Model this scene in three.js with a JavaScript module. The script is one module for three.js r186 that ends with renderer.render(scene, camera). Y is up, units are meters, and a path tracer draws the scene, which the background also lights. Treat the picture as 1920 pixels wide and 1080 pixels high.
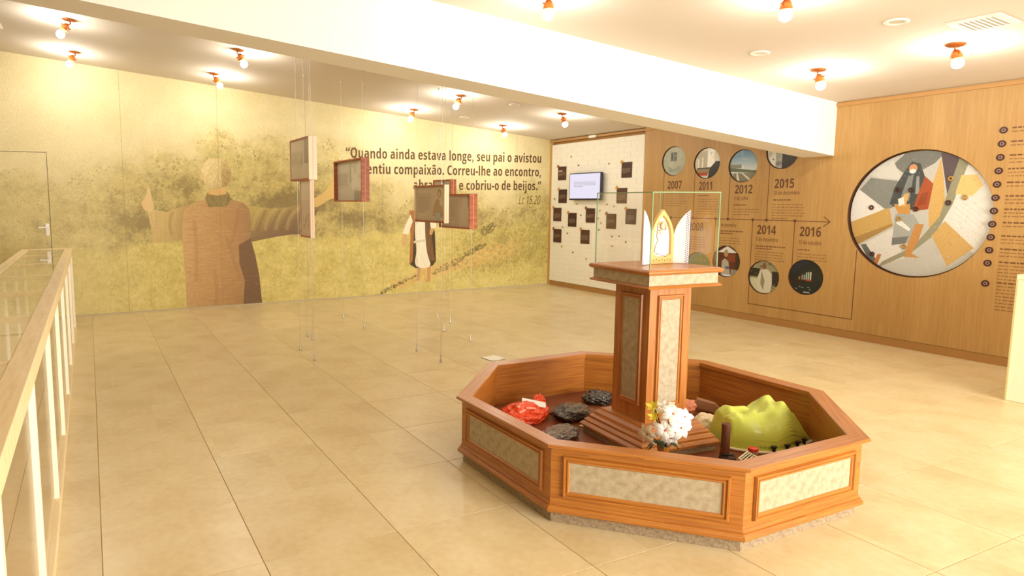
import * as THREE from 'three';
import { mergeGeometries, mergeVertices, toCreasedNormals } from 'three/addons/utils/BufferGeometryUtils.js';
import { RoundedBoxGeometry } from 'three/addons/geometries/RoundedBoxGeometry.js';
import { ImprovedNoise } from 'three/addons/math/ImprovedNoise.js';
import { RectAreaLightUniformsLib } from 'three/addons/lights/RectAreaLightUniformsLib.js';

RectAreaLightUniformsLib.init();
const scene = new THREE.Scene();

// ------------------------------------------------------------------ camera
// x runs along the mural wall, y is up, depth into the room is -z; units are metres
const EYE = 1.48, FOCAL = 1229.78;
const camera = new THREE.PerspectiveCamera(2 * Math.atan(540 / FOCAL) * 180 / Math.PI, 1920 / 1080, 0.05, 100);
{
  const R = Math.PI / 180, yaw = 24.858 * R, pitch = 6.4305 * R, roll = 0.13 * R;
  const fwd = new THREE.Vector3(Math.sin(yaw) * Math.cos(pitch), -Math.sin(pitch), -Math.cos(yaw) * Math.cos(pitch));
  const right0 = new THREE.Vector3(Math.cos(yaw), 0, Math.sin(yaw));
  const up0 = new THREE.Vector3().crossVectors(right0, fwd);
  const right = right0.clone().multiplyScalar(Math.cos(roll)).addScaledVector(up0, -Math.sin(roll));
  const up = new THREE.Vector3().crossVectors(right, fwd);
  camera.quaternion.setFromRotationMatrix(new THREE.Matrix4().makeBasis(right, up, fwd.clone().negate()));
  camera.position.set(0, EYE, 0);
  camera.setViewOffset(1920, 1080, 221.1, 25.83, 1920, 1080);
}
// ------------------------------------------------------------------ sky, daylight and exposure
scene.background = new THREE.Color().setRGB(1.6, 1.75, 2.0);
const DAY = 25.0, LAMP = 1.8;
const daylight = new THREE.RectAreaLight(new THREE.Color().setRGB(1, 0.98, 0.93), DAY, 3.9, 2.15);
daylight.position.set(3.95, 1.3, 2.9);
daylight.lookAt(3.95, 1.3, -5);
scene.add(daylight);
const renderer = new THREE.WebGLRenderer({ antialias: true });
renderer.toneMapping = THREE.LinearToneMapping;
renderer.toneMappingExposure = 0.78;
renderer.shadowMap.enabled = true;

// ------------------------------------------------------------------ helpers
let seed = 7;
const rnd = () => { seed = (seed * 1664525 + 1013904223) >>> 0; return seed / 4294967296; };
const rr = (a, b) => a + (b - a) * rnd();
const taken = {};
const numbered = (n) => { const k = taken[n] = (taken[n] ?? -1) + 1; return k ? `${n}_${String(k).padStart(3, '0')}` : n; };
const mesh = (name, geo, mat, parent) => { const m = new THREE.Mesh(geo, mat); m.name = parent ? name : numbered(name); (parent || scene).add(m); return m; };
function thing(name, label, category, x = 0, y = 0, d = 0, group) {
  const o = new THREE.Group(); o.name = numbered(name); o.position.set(x, y, -d); scene.add(o);
  o.userData = { label, category }; if (group) o.userData.group = group; return o;
}
function tag(o, label, category, group) { o.userData.label = label; o.userData.category = category; if (group) o.userData.group = group; return o; }
function struct(name, label) { const o = new THREE.Group(); o.name = name; o.userData = { kind: 'structure', label }; scene.add(o); return o; }
const box = (w, h, d, x = 0, y = 0, z = 0) => new THREE.BoxGeometry(w, h, d).translate(x, y, z);
const rbox = (w, h, d, x = 0, y = 0, z = 0, r = 0.004) => new RoundedBoxGeometry(w, h, d, 2, r).translate(x, y, z);
const cyl = (r0, r1, h, x = 0, y = 0, z = 0, n = 20) => new THREE.CylinderGeometry(r0, r1, h, n).translate(x, y, z);
const merge = (a) => mergeGeometries(a.map((g) => { const q = g.index ? g.toNonIndexed() : g; for (const k of Object.keys(q.attributes)) if (!['position', 'normal', 'uv'].includes(k)) q.deleteAttribute(k); return q; }));
function scaleUV(g, su, sv, ou = 0, ov = 0) { const u = g.attributes.uv; for (let i = 0; i < u.count; i++) u.setXY(i, u.getX(i) * su + ou, u.getY(i) * sv + ov); return g; }
// a box whose uv are metres, chosen from the face it lies on
function boxUV(g, s = 1) {
  const q = g.index ? g.toNonIndexed() : g, p = q.attributes.position, n = q.attributes.normal, u = q.attributes.uv;
  for (let i = 0; i < p.count; i++) {
    const ax = Math.abs(n.getX(i)), ay = Math.abs(n.getY(i)), az = Math.abs(n.getZ(i));
    if (ax >= ay && ax >= az) u.setXY(i, p.getZ(i) * s, p.getY(i) * s); else if (ay >= az) u.setXY(i, p.getX(i) * s, p.getZ(i) * s); else u.setXY(i, p.getX(i) * s, p.getY(i) * s);
  }
  return q;
}
// swap uv so that grain along u runs the tall way
const turnUV = (g) => { const u = g.attributes.uv; for (let i = 0; i < u.count; i++) u.setXY(i, u.getY(i), u.getX(i)); return g; };
// hexahedron from bottom quad + top quad, each as [x, y, depth]
function hexa(b, t) {
  const P = [...b, ...t].map(([x, y, d]) => [x, y, -d]), pos = [], idx = [];
  const quad = (a, c, e, f) => { const k = pos.length / 3; for (const i of [a, c, e, f]) pos.push(...P[i]); idx.push(k, k + 1, k + 2, k, k + 2, k + 3); };
  quad(3, 2, 1, 0); quad(4, 5, 6, 7); for (let i = 0; i < 4; i++) quad(i, (i + 1) % 4, 4 + (i + 1) % 4, 4 + i);
  let g = new THREE.BufferGeometry(); g.setAttribute('position', new THREE.Float32BufferAttribute(pos, 3)); g.setIndex(idx); g.setAttribute('uv', new THREE.Float32BufferAttribute(new Float32Array(pos.length / 3 * 2), 2));
  g.computeVertexNormals(); return boxUV(g);
}
// ring sector of an n-gon: closed profile [[apothem, y], ...] swept along one side with mitred ends, outward = +z
function mitredSide(n, prof) {
  const t = Math.tan(Math.PI / n), pos = [], uv = [];
  let len = 0; const m = prof.length;
  const tri = (a, b, c, ua, ub, uc) => { pos.push(...a, ...b, ...c); uv.push(...ua, ...ub, ...uc); };
  for (let i = 0; i < m; i++) {
    const [r0, y0] = prof[i], [r1, y1] = prof[(i + 1) % m], l = Math.hypot(r1 - r0, y1 - y0);
    const A = [-r0 * t, y0, r0], B = [r0 * t, y0, r0], C = [r1 * t, y1, r1], D = [-r1 * t, y1, r1];
    tri(A, B, C, [A[0], len], [B[0], len], [C[0], len + l]); tri(A, C, D, [A[0], len], [C[0], len + l], [D[0], len + l]); len += l;
  }
  const sh = prof.map(([r, y]) => new THREE.Vector2(r, y)), f = THREE.ShapeUtils.triangulateShape(sh, []);
  for (const s of [-1, 1]) for (const [a, b, c] of f) { const q = (s > 0 ? [a, b, c] : [a, c, b]).map((i) => [s * prof[i][0] * t, prof[i][1], prof[i][0]]); tri(q[0], q[1], q[2], ...q.map((v) => [v[2], v[1]])); }
  const g = new THREE.BufferGeometry(); g.setAttribute('position', new THREE.Float32BufferAttribute(pos, 3)); g.setAttribute('uv', new THREE.Float32BufferAttribute(uv, 2)); g.computeVertexNormals(); return g;
}
// picture-frame moulding around a w x h opening in the xy plane; profile [[outward distance from opening, z], ...] closed
function frameMoulding(w, h, prof) {
  const out = [];
  for (let k = 0; k < 4; k++) {
    const half = (k % 2 ? h : w) / 2, off = (k % 2 ? w : h) / 2, pos = [], uv = []; let len = 0;
    const tri = (a, b, c, ua, ub, uc) => { pos.push(...a, ...b, ...c); uv.push(...ua, ...ub, ...uc); };
    for (let i = 0; i < prof.length; i++) {
      const [a0, z0] = prof[i], [a1, z1] = prof[(i + 1) % prof.length], l = Math.hypot(a1 - a0, z1 - z0);
      const A = [-half - a0, off + a0, z0], B = [half + a0, off + a0, z0], C = [half + a1, off + a1, z1], D = [-half - a1, off + a1, z1];
      tri(A, C, B, [A[0], len], [C[0], len + l], [B[0], len]); tri(A, D, C, [A[0], len], [D[0], len + l], [C[0], len + l]); len += l;
    }
    const g = new THREE.BufferGeometry(); g.setAttribute('position', new THREE.Float32BufferAttribute(pos, 3)); g.setAttribute('uv', new THREE.Float32BufferAttribute(uv, 2));
    g.rotateZ(k * Math.PI / 2); g.computeVertexNormals(); out.push(g);
  }
  return mergeGeometries(out);
}
const PN = new ImprovedNoise(), noise3 = (x, y, z) => PN.noise(x, y, z);
const fbm = (x, y, z, o = 4) => { let s = 0, a = 0.5, f = 1; for (let i = 0; i < o; i++) { s += a * noise3(x * f, y * f, z * f); a *= 0.5; f *= 2.03; } return s; };
const clamp = (v, a = 0, b = 1) => Math.min(b, Math.max(a, v)), sm = (a, b, v) => { const t = clamp((v - a) / (b - a)); return t * t * (3 - 2 * t); };
const mix3 = (a, b, t) => [a[0] + (b[0] - a[0]) * t, a[1] + (b[1] - a[1]) * t, a[2] + (b[2] - a[2]) * t];
function canvas(w, h) { const c = document.createElement('canvas'); c.width = w; c.height = h; return [c, c.getContext('2d')]; }
function texOf(c, srgb = true, repeat = false) {
  const t = new THREE.CanvasTexture(c); if (srgb) t.colorSpace = THREE.SRGBColorSpace; t.magFilter = THREE.LinearFilter;
  if (repeat) t.wrapS = t.wrapT = THREE.RepeatWrapping; return t;
}
function paint(w, h, fn) {   // per-pixel canvas, fn(x, y) -> [r, g, b] in sRGB 0-255
  const [c, g] = canvas(w, h), im = g.createImageData(w, h), D = im.data;
  for (let y = 0; y < h; y++) for (let x = 0; x < w; x++) { const v = fn(x, y), k = (y * w + x) * 4; D[k] = v[0]; D[k + 1] = v[1]; D[k + 2] = v[2]; D[k + 3] = 255; }
  g.putImageData(im, 0, 0); return [c, g];
}
const lumaTile = (n, period, ox) => (x, y) => 0;
// grain along u; colours a (light) b (mid) c (dark)
function woodCanvas(w, h, a, b, c, stretch = 16, freq = 0.06, s = 0) {
  return paint(w, h, (x, y) => {
    const wv = fbm(x / stretch * 0.09, y * freq, s, 4), fine = fbm(x / stretch * 0.35, y * freq * 7, s + 9, 2);
    let t = 0.5 + wv * 0.9 + fine * 0.5; const v = t < 0.5 ? mix3(c, b, clamp(t * 2)) : mix3(b, a, clamp(t * 2 - 1));
    return v;
  })[0];
}
function mottleCanvas(w, h, a, b, c, f1 = 0.012, f2 = 0.07, speck = 0.15, s = 0) {
  return paint(w, h, (x, y) => {
    const t = 0.5 + fbm(x * f1, y * f1, s, 4) * 0.8 + fbm(x * f2, y * f2, s + 4, 3) * 0.45 + (rnd() - 0.5) * speck;
    return t < 0.5 ? mix3(c, b, clamp(t * 2)) : mix3(b, a, clamp(t * 2 - 1));
  })[0];
}
const std = (o) => new THREE.MeshStandardMaterial({ roughness: 0.7, side: THREE.DoubleSide, ...o });
const phy = (o) => new THREE.MeshPhysicalMaterial({ roughness: 0.5, side: THREE.DoubleSide, ...o });
const rep = (t, x, y, ox = 0, oy = 0) => { const q = t.clone(); q.wrapS = q.wrapT = THREE.RepeatWrapping; q.repeat.set(x, y); q.offset.set(ox, oy); q.needsUpdate = true; return q; };

// ------------------------------------------------------------------ materials
const redWoodT = texOf(woodCanvas(768, 512, [188, 126, 48], [172, 105, 36], [142, 80, 28], 34, 0.075, 3), true, true);
const paleWoodT = texOf(woodCanvas(512, 512, [246, 228, 190], [240, 218, 172], [228, 202, 150], 14, 0.05, 11), true, true);
const stoneT = texOf(mottleCanvas(512, 512, [186, 172, 144], [172, 156, 126], [150, 131, 99], 0.03, 0.16, 0.3, 21), true, true);
const graniteT = texOf(mottleCanvas(256, 256, [184, 164, 130], [150, 128, 98], [112, 92, 70], 0.05, 0.2, 0.9, 31), true, true);
const M = {
  plaster: std({ color: '#f4efe4', roughness: 0.9 }),
  ceiling: std({ color: '#d9cebf', roughness: 0.92 }),
  wallPlain: std({ color: '#c2b496', roughness: 0.9 }),
  redWood: phy({ map: rep(redWoodT, 1.6, 2.2), roughness: 0.38, clearcoat: 0.35, clearcoatRoughness: 0.25 }),
  redWood2: phy({ map: rep(redWoodT, 1.6, 2.2, 0.37, 0.51), roughness: 0.38, clearcoat: 0.35, clearcoatRoughness: 0.25 }),
  paleWood: std({ map: rep(paleWoodT, 1.5, 2.5), roughness: 0.5 }),
  paleWhite: std({ color: '#f6ecd2', roughness: 0.45 }),
  stone: std({ map: rep(stoneT, 2.2, 2.2), roughness: 0.55 }),
  granite: std({ map: rep(graniteT, 5, 5), roughness: 0.6 }),
  copper: std({ color: '#c87838', roughness: 0.3, metalness: 0.6 }),
  steel: std({ color: '#c9c6bf', roughness: 0.3, metalness: 0.8 }),
  white: std({ color: '#f4f1ea', roughness: 0.5 }),
  black: std({ color: '#1b1917', roughness: 0.45 }),
  glass: phy({ color: '#ffffff', transmission: 1, thickness: 0, roughness: 0.0, ior: 1.45 }),
  glassEdge: phy({ color: '#9fc39a', roughness: 0.15, transmission: 0.35, thickness: 0 }),
  bulb: std({ color: '#ffffff', emissive: '#fff4e2', emissiveIntensity: 5 }),
  darkEdge: std({ color: '#4a2a16', roughness: 0.7 }),
};

// ------------------------------------------------------------------ room shell
const XL = -1.6, XR = 7.3, DM = 9.31, DF = -3.0;             // left wall, right wall, mural depth, wall behind the camera
const ceilY = (x) => 3.183 - 0.0927 * x;

// floor: every tile that shows is a piece of its own
{
  const fl = struct('floor', 'floor of square cream stone tiles with thin joints');
  const T = texOf(mottleCanvas(1024, 1024, [230, 215, 178], [221, 202, 158], [208, 185, 138], 0.006, 0.045, 0.12, 41), true, true);
  const mats = []; for (let i = 0; i < 8; i++) mats.push(phy({ map: rep(T, 0.5, 0.5, i * 0.29, i * 0.43), color: new THREE.Color().setScalar(0.93 + 0.07 * ((i * 5) % 8) / 7), roughness: 0.3 + 0.04 * (i % 3), specularIntensity: 0.6 }));
  mesh('subfloor', box(XR - XL + 0.5, 0.2, DM - DF + 0.5, (XL + XR) / 2, -0.103, -(DM + DF) / 2), std({ color: '#c6a572', roughness: 0.95 }), fl);
  const gx = 0.604, gd = 0.603, geo = boxUV(new RoundedBoxGeometry(gx - 0.003, 0.02, gd - 0.003, 1, 0.0015)), rest = [];
  for (let i = -3; i < 13; i++) for (let k = -8; k < 14; k++) {
    const x0 = Math.max(XL - 0.1, -0.02 + gx * i), x1 = Math.min(XR + 0.06, -0.02 + gx * (i + 1)), d0 = 1.335 + gd * k;
    if (x1 - x0 < 0.05) continue;
    const cx = (x0 + x1) / 2, cd = d0 + gd / 2;
    if (cx > -0.4 && cd > 0.6 && cd < DM + 0.2) { const m = mesh('tile', geo, mats[(i * 7 + k * 3 + 80) % 8], fl); m.position.set(cx, -0.01, -cd); m.rotation.y = ((i * 3 + k * 5 + 60) % 2) * Math.PI; m.scale.x = (x1 - x0 - 0.003) / (gx - 0.003); }
    else rest.push(geo.clone().scale((x1 - x0 - 0.003) / (gx - 0.003), 1, 1).translate(cx, -0.01, -cd));
  }
  const r = mesh('far_tiles', mergeGeometries(rest), mats[2], fl); r.userData.kind = 'stuff';
}
// ceiling, sloping down towards the wood-clad wall
{
  const c = struct('ceiling', 'plain sloping cream plaster ceiling');
  const a = XL - 0.2, b = XR + 0.2, e = DF - 0.2, f = DM + 0.2;
  mesh('plaster', hexa([[a, ceilY(a), e], [b, ceilY(b), e], [b, ceilY(b), f], [a, ceilY(a), f]], [[a, ceilY(a) + 0.15, e], [b, ceilY(b) + 0.15, e], [b, ceilY(b) + 0.15, f], [a, ceilY(a) + 0.15, f]]), M.ceiling, c);
  const bm = struct('trim_1', 'deep white plaster beam crossing the ceiling');
  const s = (x) => 2.677 - 0.1003 * x, d0 = 4.5, d1 = 4.84;
  mesh('beam', hexa([[a, s(a), d0], [XR, s(XR), d0], [XR, s(XR), d1], [a, s(a), d1]], [[a, ceilY(a) + 0.05, d0], [XR, ceilY(XR) + 0.05, d0], [XR, ceilY(XR) + 0.05, d1], [a, ceilY(a) + 0.05, d1]]), M.plaster, bm);
}
// left wall and the wall behind the camera with its glazed front
{
  const l = struct('wall_left', 'plain cream wall beside the glass display case');
  mesh('plaster', box(0.2, 3.6, DM - DF + 0.4, XL - 0.1, 1.7, -(DM + DF) / 2), std({ color: '#a8987c', roughness: 0.9 }), l);
  const f = struct('wall_front', 'cream wall with a wide glazed opening');
  const z = 3.1, x0 = 1.95, x1 = 5.95, y0 = 0.2, y1 = 2.4;
  mesh('plaster', merge([box(x0 - XL, 3.6, 0.2, (x0 + XL) / 2, 1.7, z), box(XR - x1 + 0.1, 3.6, 0.2, (XR + 0.1 + x1) / 2, 1.7, z), box(x1 - x0, y0 + 0.1, 0.2, (x0 + x1) / 2, (y0 - 0.1) / 2, z), box(x1 - x0, 3.5 - y1, 0.2, (x0 + x1) / 2, (3.5 + y1) / 2, z)]), M.wallPlain, f);
  const w = struct('window_1', 'wide glazed shopfront with white mullions');
  const bars = [box(x1 - x0, 0.06, 0.08, (x0 + x1) / 2, y0 + 0.03, z), box(x1 - x0, 0.06, 0.08, (x0 + x1) / 2, y1 - 0.03, z)];
  for (let i = 0; i <= 4; i++) bars.push(box(0.06, y1 - y0 - 0.12, 0.08, x0 + 0.03 + (x1 - x0 - 0.06) * i / 4, (y0 + y1) / 2, z));
  mesh('window_frame', merge(bars), M.white, w);
  for (let i = 0; i < 4; i++) mesh('pane', box((x1 - x0) / 4 - 0.08, y1 - y0 - 0.12, 0.006, x0 + 0.03 + (x1 - x0 - 0.06) * (i + 0.5) / 4, (y0 + y1) / 2, z), M.glass, w);
}

// ------------------------------------------------------------------ printed mural on the far wall
const MX0 = XL, MW = 8.96, MH = 3.36, MS = 2048 / MW;
const muralCanvas = (() => {
  const W = 2048, Hh = 768;
  const hazeA = [229, 215, 170], hazeB = [213, 197, 143], leafL = [214, 198, 126], leafM = [186, 169, 102], leafD = [134, 117, 70], grassL = [226, 211, 138], grassM = [205, 189, 110], grassD = [168, 151, 82], sand = [226, 194, 122];
  const tone = (a, b, c, t) => (t < 0.5 ? mix3(c, b, clamp(t * 2)) : mix3(b, a, clamp(t * 2 - 1)));
  const topAt = (x, n) => 1.98 + n * 0.9 - 0.25 * sm(1.0, 0.1, x) + 0.2 * sm(1.0, 1.8, x) * sm(3.6, 2.6, x) - 0.45 * sm(3.2, 4.6, x);
  const edgeAt = (x, n) => 0.95 + n * 0.3 + 0.12 * sm(3.8, 5.2, x) - 0.08 * sm(1.2, 0.4, x);
  const hollowAt = (x, y) => Math.exp(-(((x - 2.75) / 0.6) ** 2) - ((y - 1.45) / 0.16) ** 2) * 0.85 + Math.exp(-(((x - 0.6) / 0.45) ** 2) - ((y - 1.22) / 0.2) ** 2) * 0.55 + Math.exp(-(((x - 3.8) / 0.5) ** 2) - ((y - 1.2) / 0.12) ** 2) * 0.5 + Math.exp(-(((x - 1.1) / 0.5) ** 2) - ((y - 1.7) / 0.25) ** 2) * 0.25;
  const paintedHaze = (x) => 0.42 * sm(1.3, -0.4, x);  // pale hazy wash painted into the print colours, stronger towards the left end
  const [c, g] = paint(W, Hh, (px, py) => {
    const x = px / MS + MX0, y = MH - py / MS;
    const n1 = fbm(x * 1.1, y * 1.1, 1, 4), n2 = fbm(x * 4.5, y * 4.5, 5, 3), n3 = fbm(x * 16, y * 16, 9, 2), hf = rnd() - 0.5;
    let v = mix3(hazeB, hazeA, clamp(0.6 + n1 * 1.1 + n2 * 0.5 + hf * 0.12));
    const top = topAt(x, n1), tr = sm(top + 0.4, top - 0.35, y);
    v = mix3(v, tone(leafL, leafM, leafD, 0.56 + n2 * 0.8 + n3 * 0.5 + hf * 0.14 - hollowAt(x, y)), tr * 0.9);
    const edge = edgeAt(x, n1), gr = sm(edge + 0.05, edge - 0.05, y);
    v = mix3(v, tone(grassL, grassM, grassD, 0.58 + n2 * 0.55 + n3 * 0.5 + hf * 0.25 - 0.3 * sm(4.9, 6.2, x) * sm(0.05, 0.5, y) + (y < 0.35 ? 0.12 : 0)), gr);
    const t = (x - 4.45) / 2.0, yc = 0.16 + 0.5 * Math.pow(clamp(t, 0, 1.3), 0.85) + n2 * 0.12, wd = 0.1 + 0.12 * clamp(t) + n3 * 0.08 + n2 * 0.06;
    if (t > -0.1 && t < 1.25) v = mix3(v, mix3(sand, [204, 166, 96], clamp(0.4 + n3 * 1.5)), sm(wd, wd * 0.4, Math.abs(y - yc)) * sm(1.25, 0.9, t) * 0.85);
    return mix3(v, hazeA, paintedHaze(x));
  });
  const X = (x) => (x - MX0) * MS, Y = (y) => (MH - y) * MS;
  // leaf dabs and grass blades
  for (let i = 0; i < 26000; i++) {
    const x = rr(-1.6, 7.36), y = rr(0, 2.6), n1 = fbm(x * 1.1, y * 1.1, 1, 3), edge = edgeAt(x, n1), top = topAt(x, n1); if (y > top + 0.1) continue;
    const l = clamp(0.55 + fbm(x * 5, y * 5, 31, 2) * 1.4 + rr(-0.25, 0.25) - hollowAt(x, y)); const grassy = y < edge;
    const k = mix3(grassy ? tone(grassL, grassM, grassD, l) : tone(leafL, leafM, leafD, l), hazeA, paintedHaze(x));
    g.globalAlpha = 0.55; g.fillStyle = `rgb(${k[0] | 0},${k[1] | 0},${k[2] | 0})`; g.beginPath();
    if (grassy) g.ellipse(X(x), Y(y), 1.2, rr(2, 5), rr(-0.4, 0.4), 0, 7); else g.ellipse(X(x), Y(y), rr(1.5, 4), rr(1.2, 2.6), rr(0, 3), 0, 7); g.fill();
  }
  g.globalAlpha = 1;
  const path = (pts) => { g.beginPath(); pts.forEach(([x, y], i) => (i ? g.lineTo(X(x), Y(y)) : g.moveTo(X(x), Y(y)))); g.closePath(); };
  const poly = (pts, fill) => { path(pts); g.fillStyle = fill; g.fill(); };
  const blob = (pts, fill) => { const n = pts.length; g.beginPath(); g.moveTo(X((pts[n - 1][0] + pts[0][0]) / 2), Y((pts[n - 1][1] + pts[0][1]) / 2)); for (let i = 0; i < n; i++) { const a = pts[i], b = pts[(i + 1) % n]; g.quadraticCurveTo(X(a[0]), Y(a[1]), X((a[0] + b[0]) / 2), Y((a[1] + b[1]) / 2)); } g.closePath(); g.fillStyle = fill; g.fill(); };
  const strokes = (pts, n, cols, len, wdt, ang, al) => { g.save(); path(pts); g.clip(); const xs = pts.map((p) => p[0]), ys = pts.map((p) => p[1]); for (let i = 0; i < n; i++) { const x = rr(Math.min(...xs), Math.max(...xs)), y = rr(Math.min(...ys), Math.max(...ys)), l = len * rr(0.4, 1.2), a = ang + rr(-0.25, 0.25); g.globalAlpha = al * rr(0.4, 1); g.strokeStyle = cols[Math.floor(rnd() * cols.length)]; g.lineWidth = wdt * MS; g.beginPath(); g.moveTo(X(x - Math.cos(a) * l / 2), Y(y - Math.sin(a) * l / 2)); g.lineTo(X(x + Math.cos(a) * l / 2), Y(y + Math.sin(a) * l / 2)); g.stroke(); } g.restore(); g.globalAlpha = 1; };
  const grad = (x0, y0, x1, y1, ...cs) => { const k = g.createLinearGradient(X(x0), Y(y0), X(x1), Y(y1)); cs.forEach((q, i) => k.addColorStop(i / (cs.length - 1), q)); return k; };
  const fold = (pts, col, w, al) => { g.globalAlpha = al; g.strokeStyle = col; g.lineWidth = w * MS; g.lineCap = 'round'; g.beginPath(); g.moveTo(X(pts[0][0]), Y(pts[0][1])); g.quadraticCurveTo(X(pts[1][0]), Y(pts[1][1]), X(pts[2][0]), Y(pts[2][1])); g.stroke(); g.globalAlpha = 1; };
  // the man seen from behind, arms spread
  const sleeveR = [[1.9, 1.42], [2.1, 1.41], [2.3, 1.37], [2.55, 1.37], [2.8, 1.42], [3.05, 1.5], [3.12, 1.44], [3.06, 1.3], [2.95, 1.12], [2.88, 0.98], [2.7, 0.99], [2.5, 0.97], [2.25, 0.93], [2.1, 0.9], [1.95, 0.95]];
  poly(sleeveR, grad(2.4, 1.45, 2.6, 0.95, '#b6a05e', '#a18a56', '#8a7050', '#7c6248'));
  for (const [x, k] of [[2.12, 0.1], [2.3, 0.14], [2.46, 0.12], [2.62, 0.16], [2.82, 0.14]]) { fold([[x + k, 1.36], [x + 0.02, 1.28], [x - 0.02, 1.08]], '#c4b172', 0.05, 0.35); fold([[x + k + 0.07, 1.33], [x + 0.1, 1.2], [x + 0.05, 1.04]], '#77603e', 0.045, 0.3); }
  blob([[2.98, 1.5], [3.1, 1.55], [3.22, 1.64], [3.3, 1.76], [3.34, 1.88], [3.38, 1.86], [3.35, 1.72], [3.46, 1.78], [3.52, 1.78], [3.44, 1.7], [3.38, 1.65], [3.48, 1.65], [3.46, 1.6], [3.36, 1.57], [3.4, 1.52], [3.26, 1.5], [3.14, 1.42], [3.02, 1.36]], '#d6b670');
  const sleeveL = [[1.24, 1.43], [1.05, 1.37], [0.96, 1.33], [0.8, 1.36], [0.7, 1.38], [0.74, 1.15], [0.76, 0.92], [0.95, 0.93], [1.1, 0.96], [1.2, 0.88]];
  poly(sleeveL, grad(0.7, 1.2, 1.22, 1.1, '#cfb77e', '#c6ad72', '#b0945e')); strokes(sleeveL, 50, ['#d8c28a', '#b39a62', '#c4aa70'], 0.16, 0.012, 1.5, 0.4); fold([[1.02, 1.32], [0.96, 1.2], [1.0, 1.04]], '#8c7448', 0.04, 0.3);
  blob([[0.68, 1.34], [0.64, 1.42], [0.655, 1.5], [0.7, 1.53], [0.715, 1.66], [0.75, 1.67], [0.765, 1.52], [0.79, 1.42], [0.78, 1.33]], '#dcc08a');
  const torso = [[1.17, 1.34], [1.26, 1.43], [1.42, 1.5], [1.62, 1.54], [1.82, 1.5], [1.98, 1.45], [2.06, 1.36], [2.08, 1.15], [2.06, 0.93], [2.13, 0.7], [2.18, 0.4], [2.21, 0.0], [1.16, 0.0], [1.16, 0.45], [1.14, 0.8], [1.14, 1.1]];
  poly(torso, grad(1.15, 0.8, 2.2, 0.8, '#cba873', '#c09a66', '#b08a5a', '#967854')); strokes(torso, 900, ['#d4b084', '#a9845a', '#b98a5e', '#9c7a50', '#d8bc90', '#b49a64', '#a87450'], 0.14, 0.005, 0, 0.5); strokes(torso, 260, ['#a87a4c', '#cfa474'], 0.1, 0.005, 1.57, 0.35);
  const dark = [[1.9, 0.86], [2.07, 0.95], [2.13, 0.7], [2.18, 0.4], [2.21, 0.0], [1.94, 0.0], [1.97, 0.35], [1.9, 0.6]]; poly(dark, 'rgba(116,88,64,.85)'); strokes(dark, 160, ['#7c5e44', '#94745a'], 0.1, 0.005, 0, 0.5);
  for (const [a, b, d] of [[[1.74, 0.95], [1.82, 0.6], [1.9, 0.4]], [[1.55, 0.5], [1.6, 0.2], [1.55, 0.02]], [[1.3, 1.2], [1.34, 0.8], [1.3, 0.4]], [[1.9, 1.35], [1.88, 1.1], [1.8, 0.9]]]) fold([a, b, d], '#8a6440', 0.05, 0.16);
  poly([[1.46, 1.52], [1.5, 1.6], [1.76, 1.6], [1.82, 1.5], [1.74, 1.4], [1.5, 1.39]], '#8f7e4e'); strokes([[1.46, 1.56], [1.8, 1.56], [1.76, 1.4], [1.48, 1.4]], 40, ['#6f6038', '#a6935c'], 0.1, 0.01, -1.3, 0.6);
  poly([[1.5, 1.57], [1.54, 1.75], [1.73, 1.75], [1.75, 1.57], [1.62, 1.55]], '#d3ae70');
  const hair = []; for (let i = 0; i < 28; i++) { const a = i / 28 * 6.283; hair.push([1.62 + Math.cos(a) * (0.2 + 0.008 * Math.sin(i * 3)), 1.85 + Math.sin(a) * (0.215 + 0.01 * Math.cos(i * 5))]); }
  poly(hair, grad(1.42, 1.95, 1.82, 1.75, '#ddcb94', '#c9b47a', '#a88f5a')); for (let i = 0; i < 420; i++) { const a = rr(0, 6.283), r = Math.sqrt(rnd()) * 0.9, x = 1.62 + Math.cos(a) * 0.19 * r, y = 1.86 + Math.sin(a) * 0.2 * r, dx = (x - 1.6) * 0.25, dy = -0.03 + (y - 1.9) * 0.1; g.globalAlpha = 0.5; g.strokeStyle = (x > 1.68 ? ['#8c7444', '#b09660', '#a0844e'] : ['#efe2b8', '#c8b276', '#d8c48c', '#b49c60'])[i % 3]; g.lineWidth = 1.3; g.beginPath(); g.moveTo(X(x), Y(y)); g.lineTo(X(x + dx), Y(y + dy)); g.stroke(); } g.globalAlpha = 1;
  blob([[1.41, 1.86], [1.4, 1.78], [1.44, 1.74], [1.46, 1.8], [1.45, 1.87]], '#d8b87c');
  // the son walking up the path
  poly([[4.72, 0.5], [4.72, 0.24], [4.66, 0.2], [4.76, 0.2], [4.8, 0.5]], '#c99a62'); poly([[4.9, 0.5], [4.9, 0.22], [4.86, 0.17], [4.96, 0.17], [4.97, 0.5]], '#c99a62');
  poly([[4.6, 1.3], [4.98, 1.3], [5.04, 0.95], [5.06, 0.5], [5.0, 0.43], [4.7, 0.4], [4.6, 0.46]], '#4a3a24');
  blob([[4.7, 1.34], [4.86, 1.34], [4.86, 0.95], [4.9, 0.6], [4.99, 0.42], [4.82, 0.39], [4.66, 0.44], [4.72, 0.7], [4.67, 0.95]], '#f0e6cc');
  poly([[4.66, 0.84], [4.86, 0.86], [4.86, 0.82], [4.66, 0.8]], '#d8cba8'); strokes([[4.68, 1.3], [4.86, 1.3], [4.98, 0.42], [4.68, 0.42]], 40, ['#d9ccaa', '#fbf4e0', '#c6b68e'], 0.2, 0.008, -1.5, 0.5);
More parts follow.
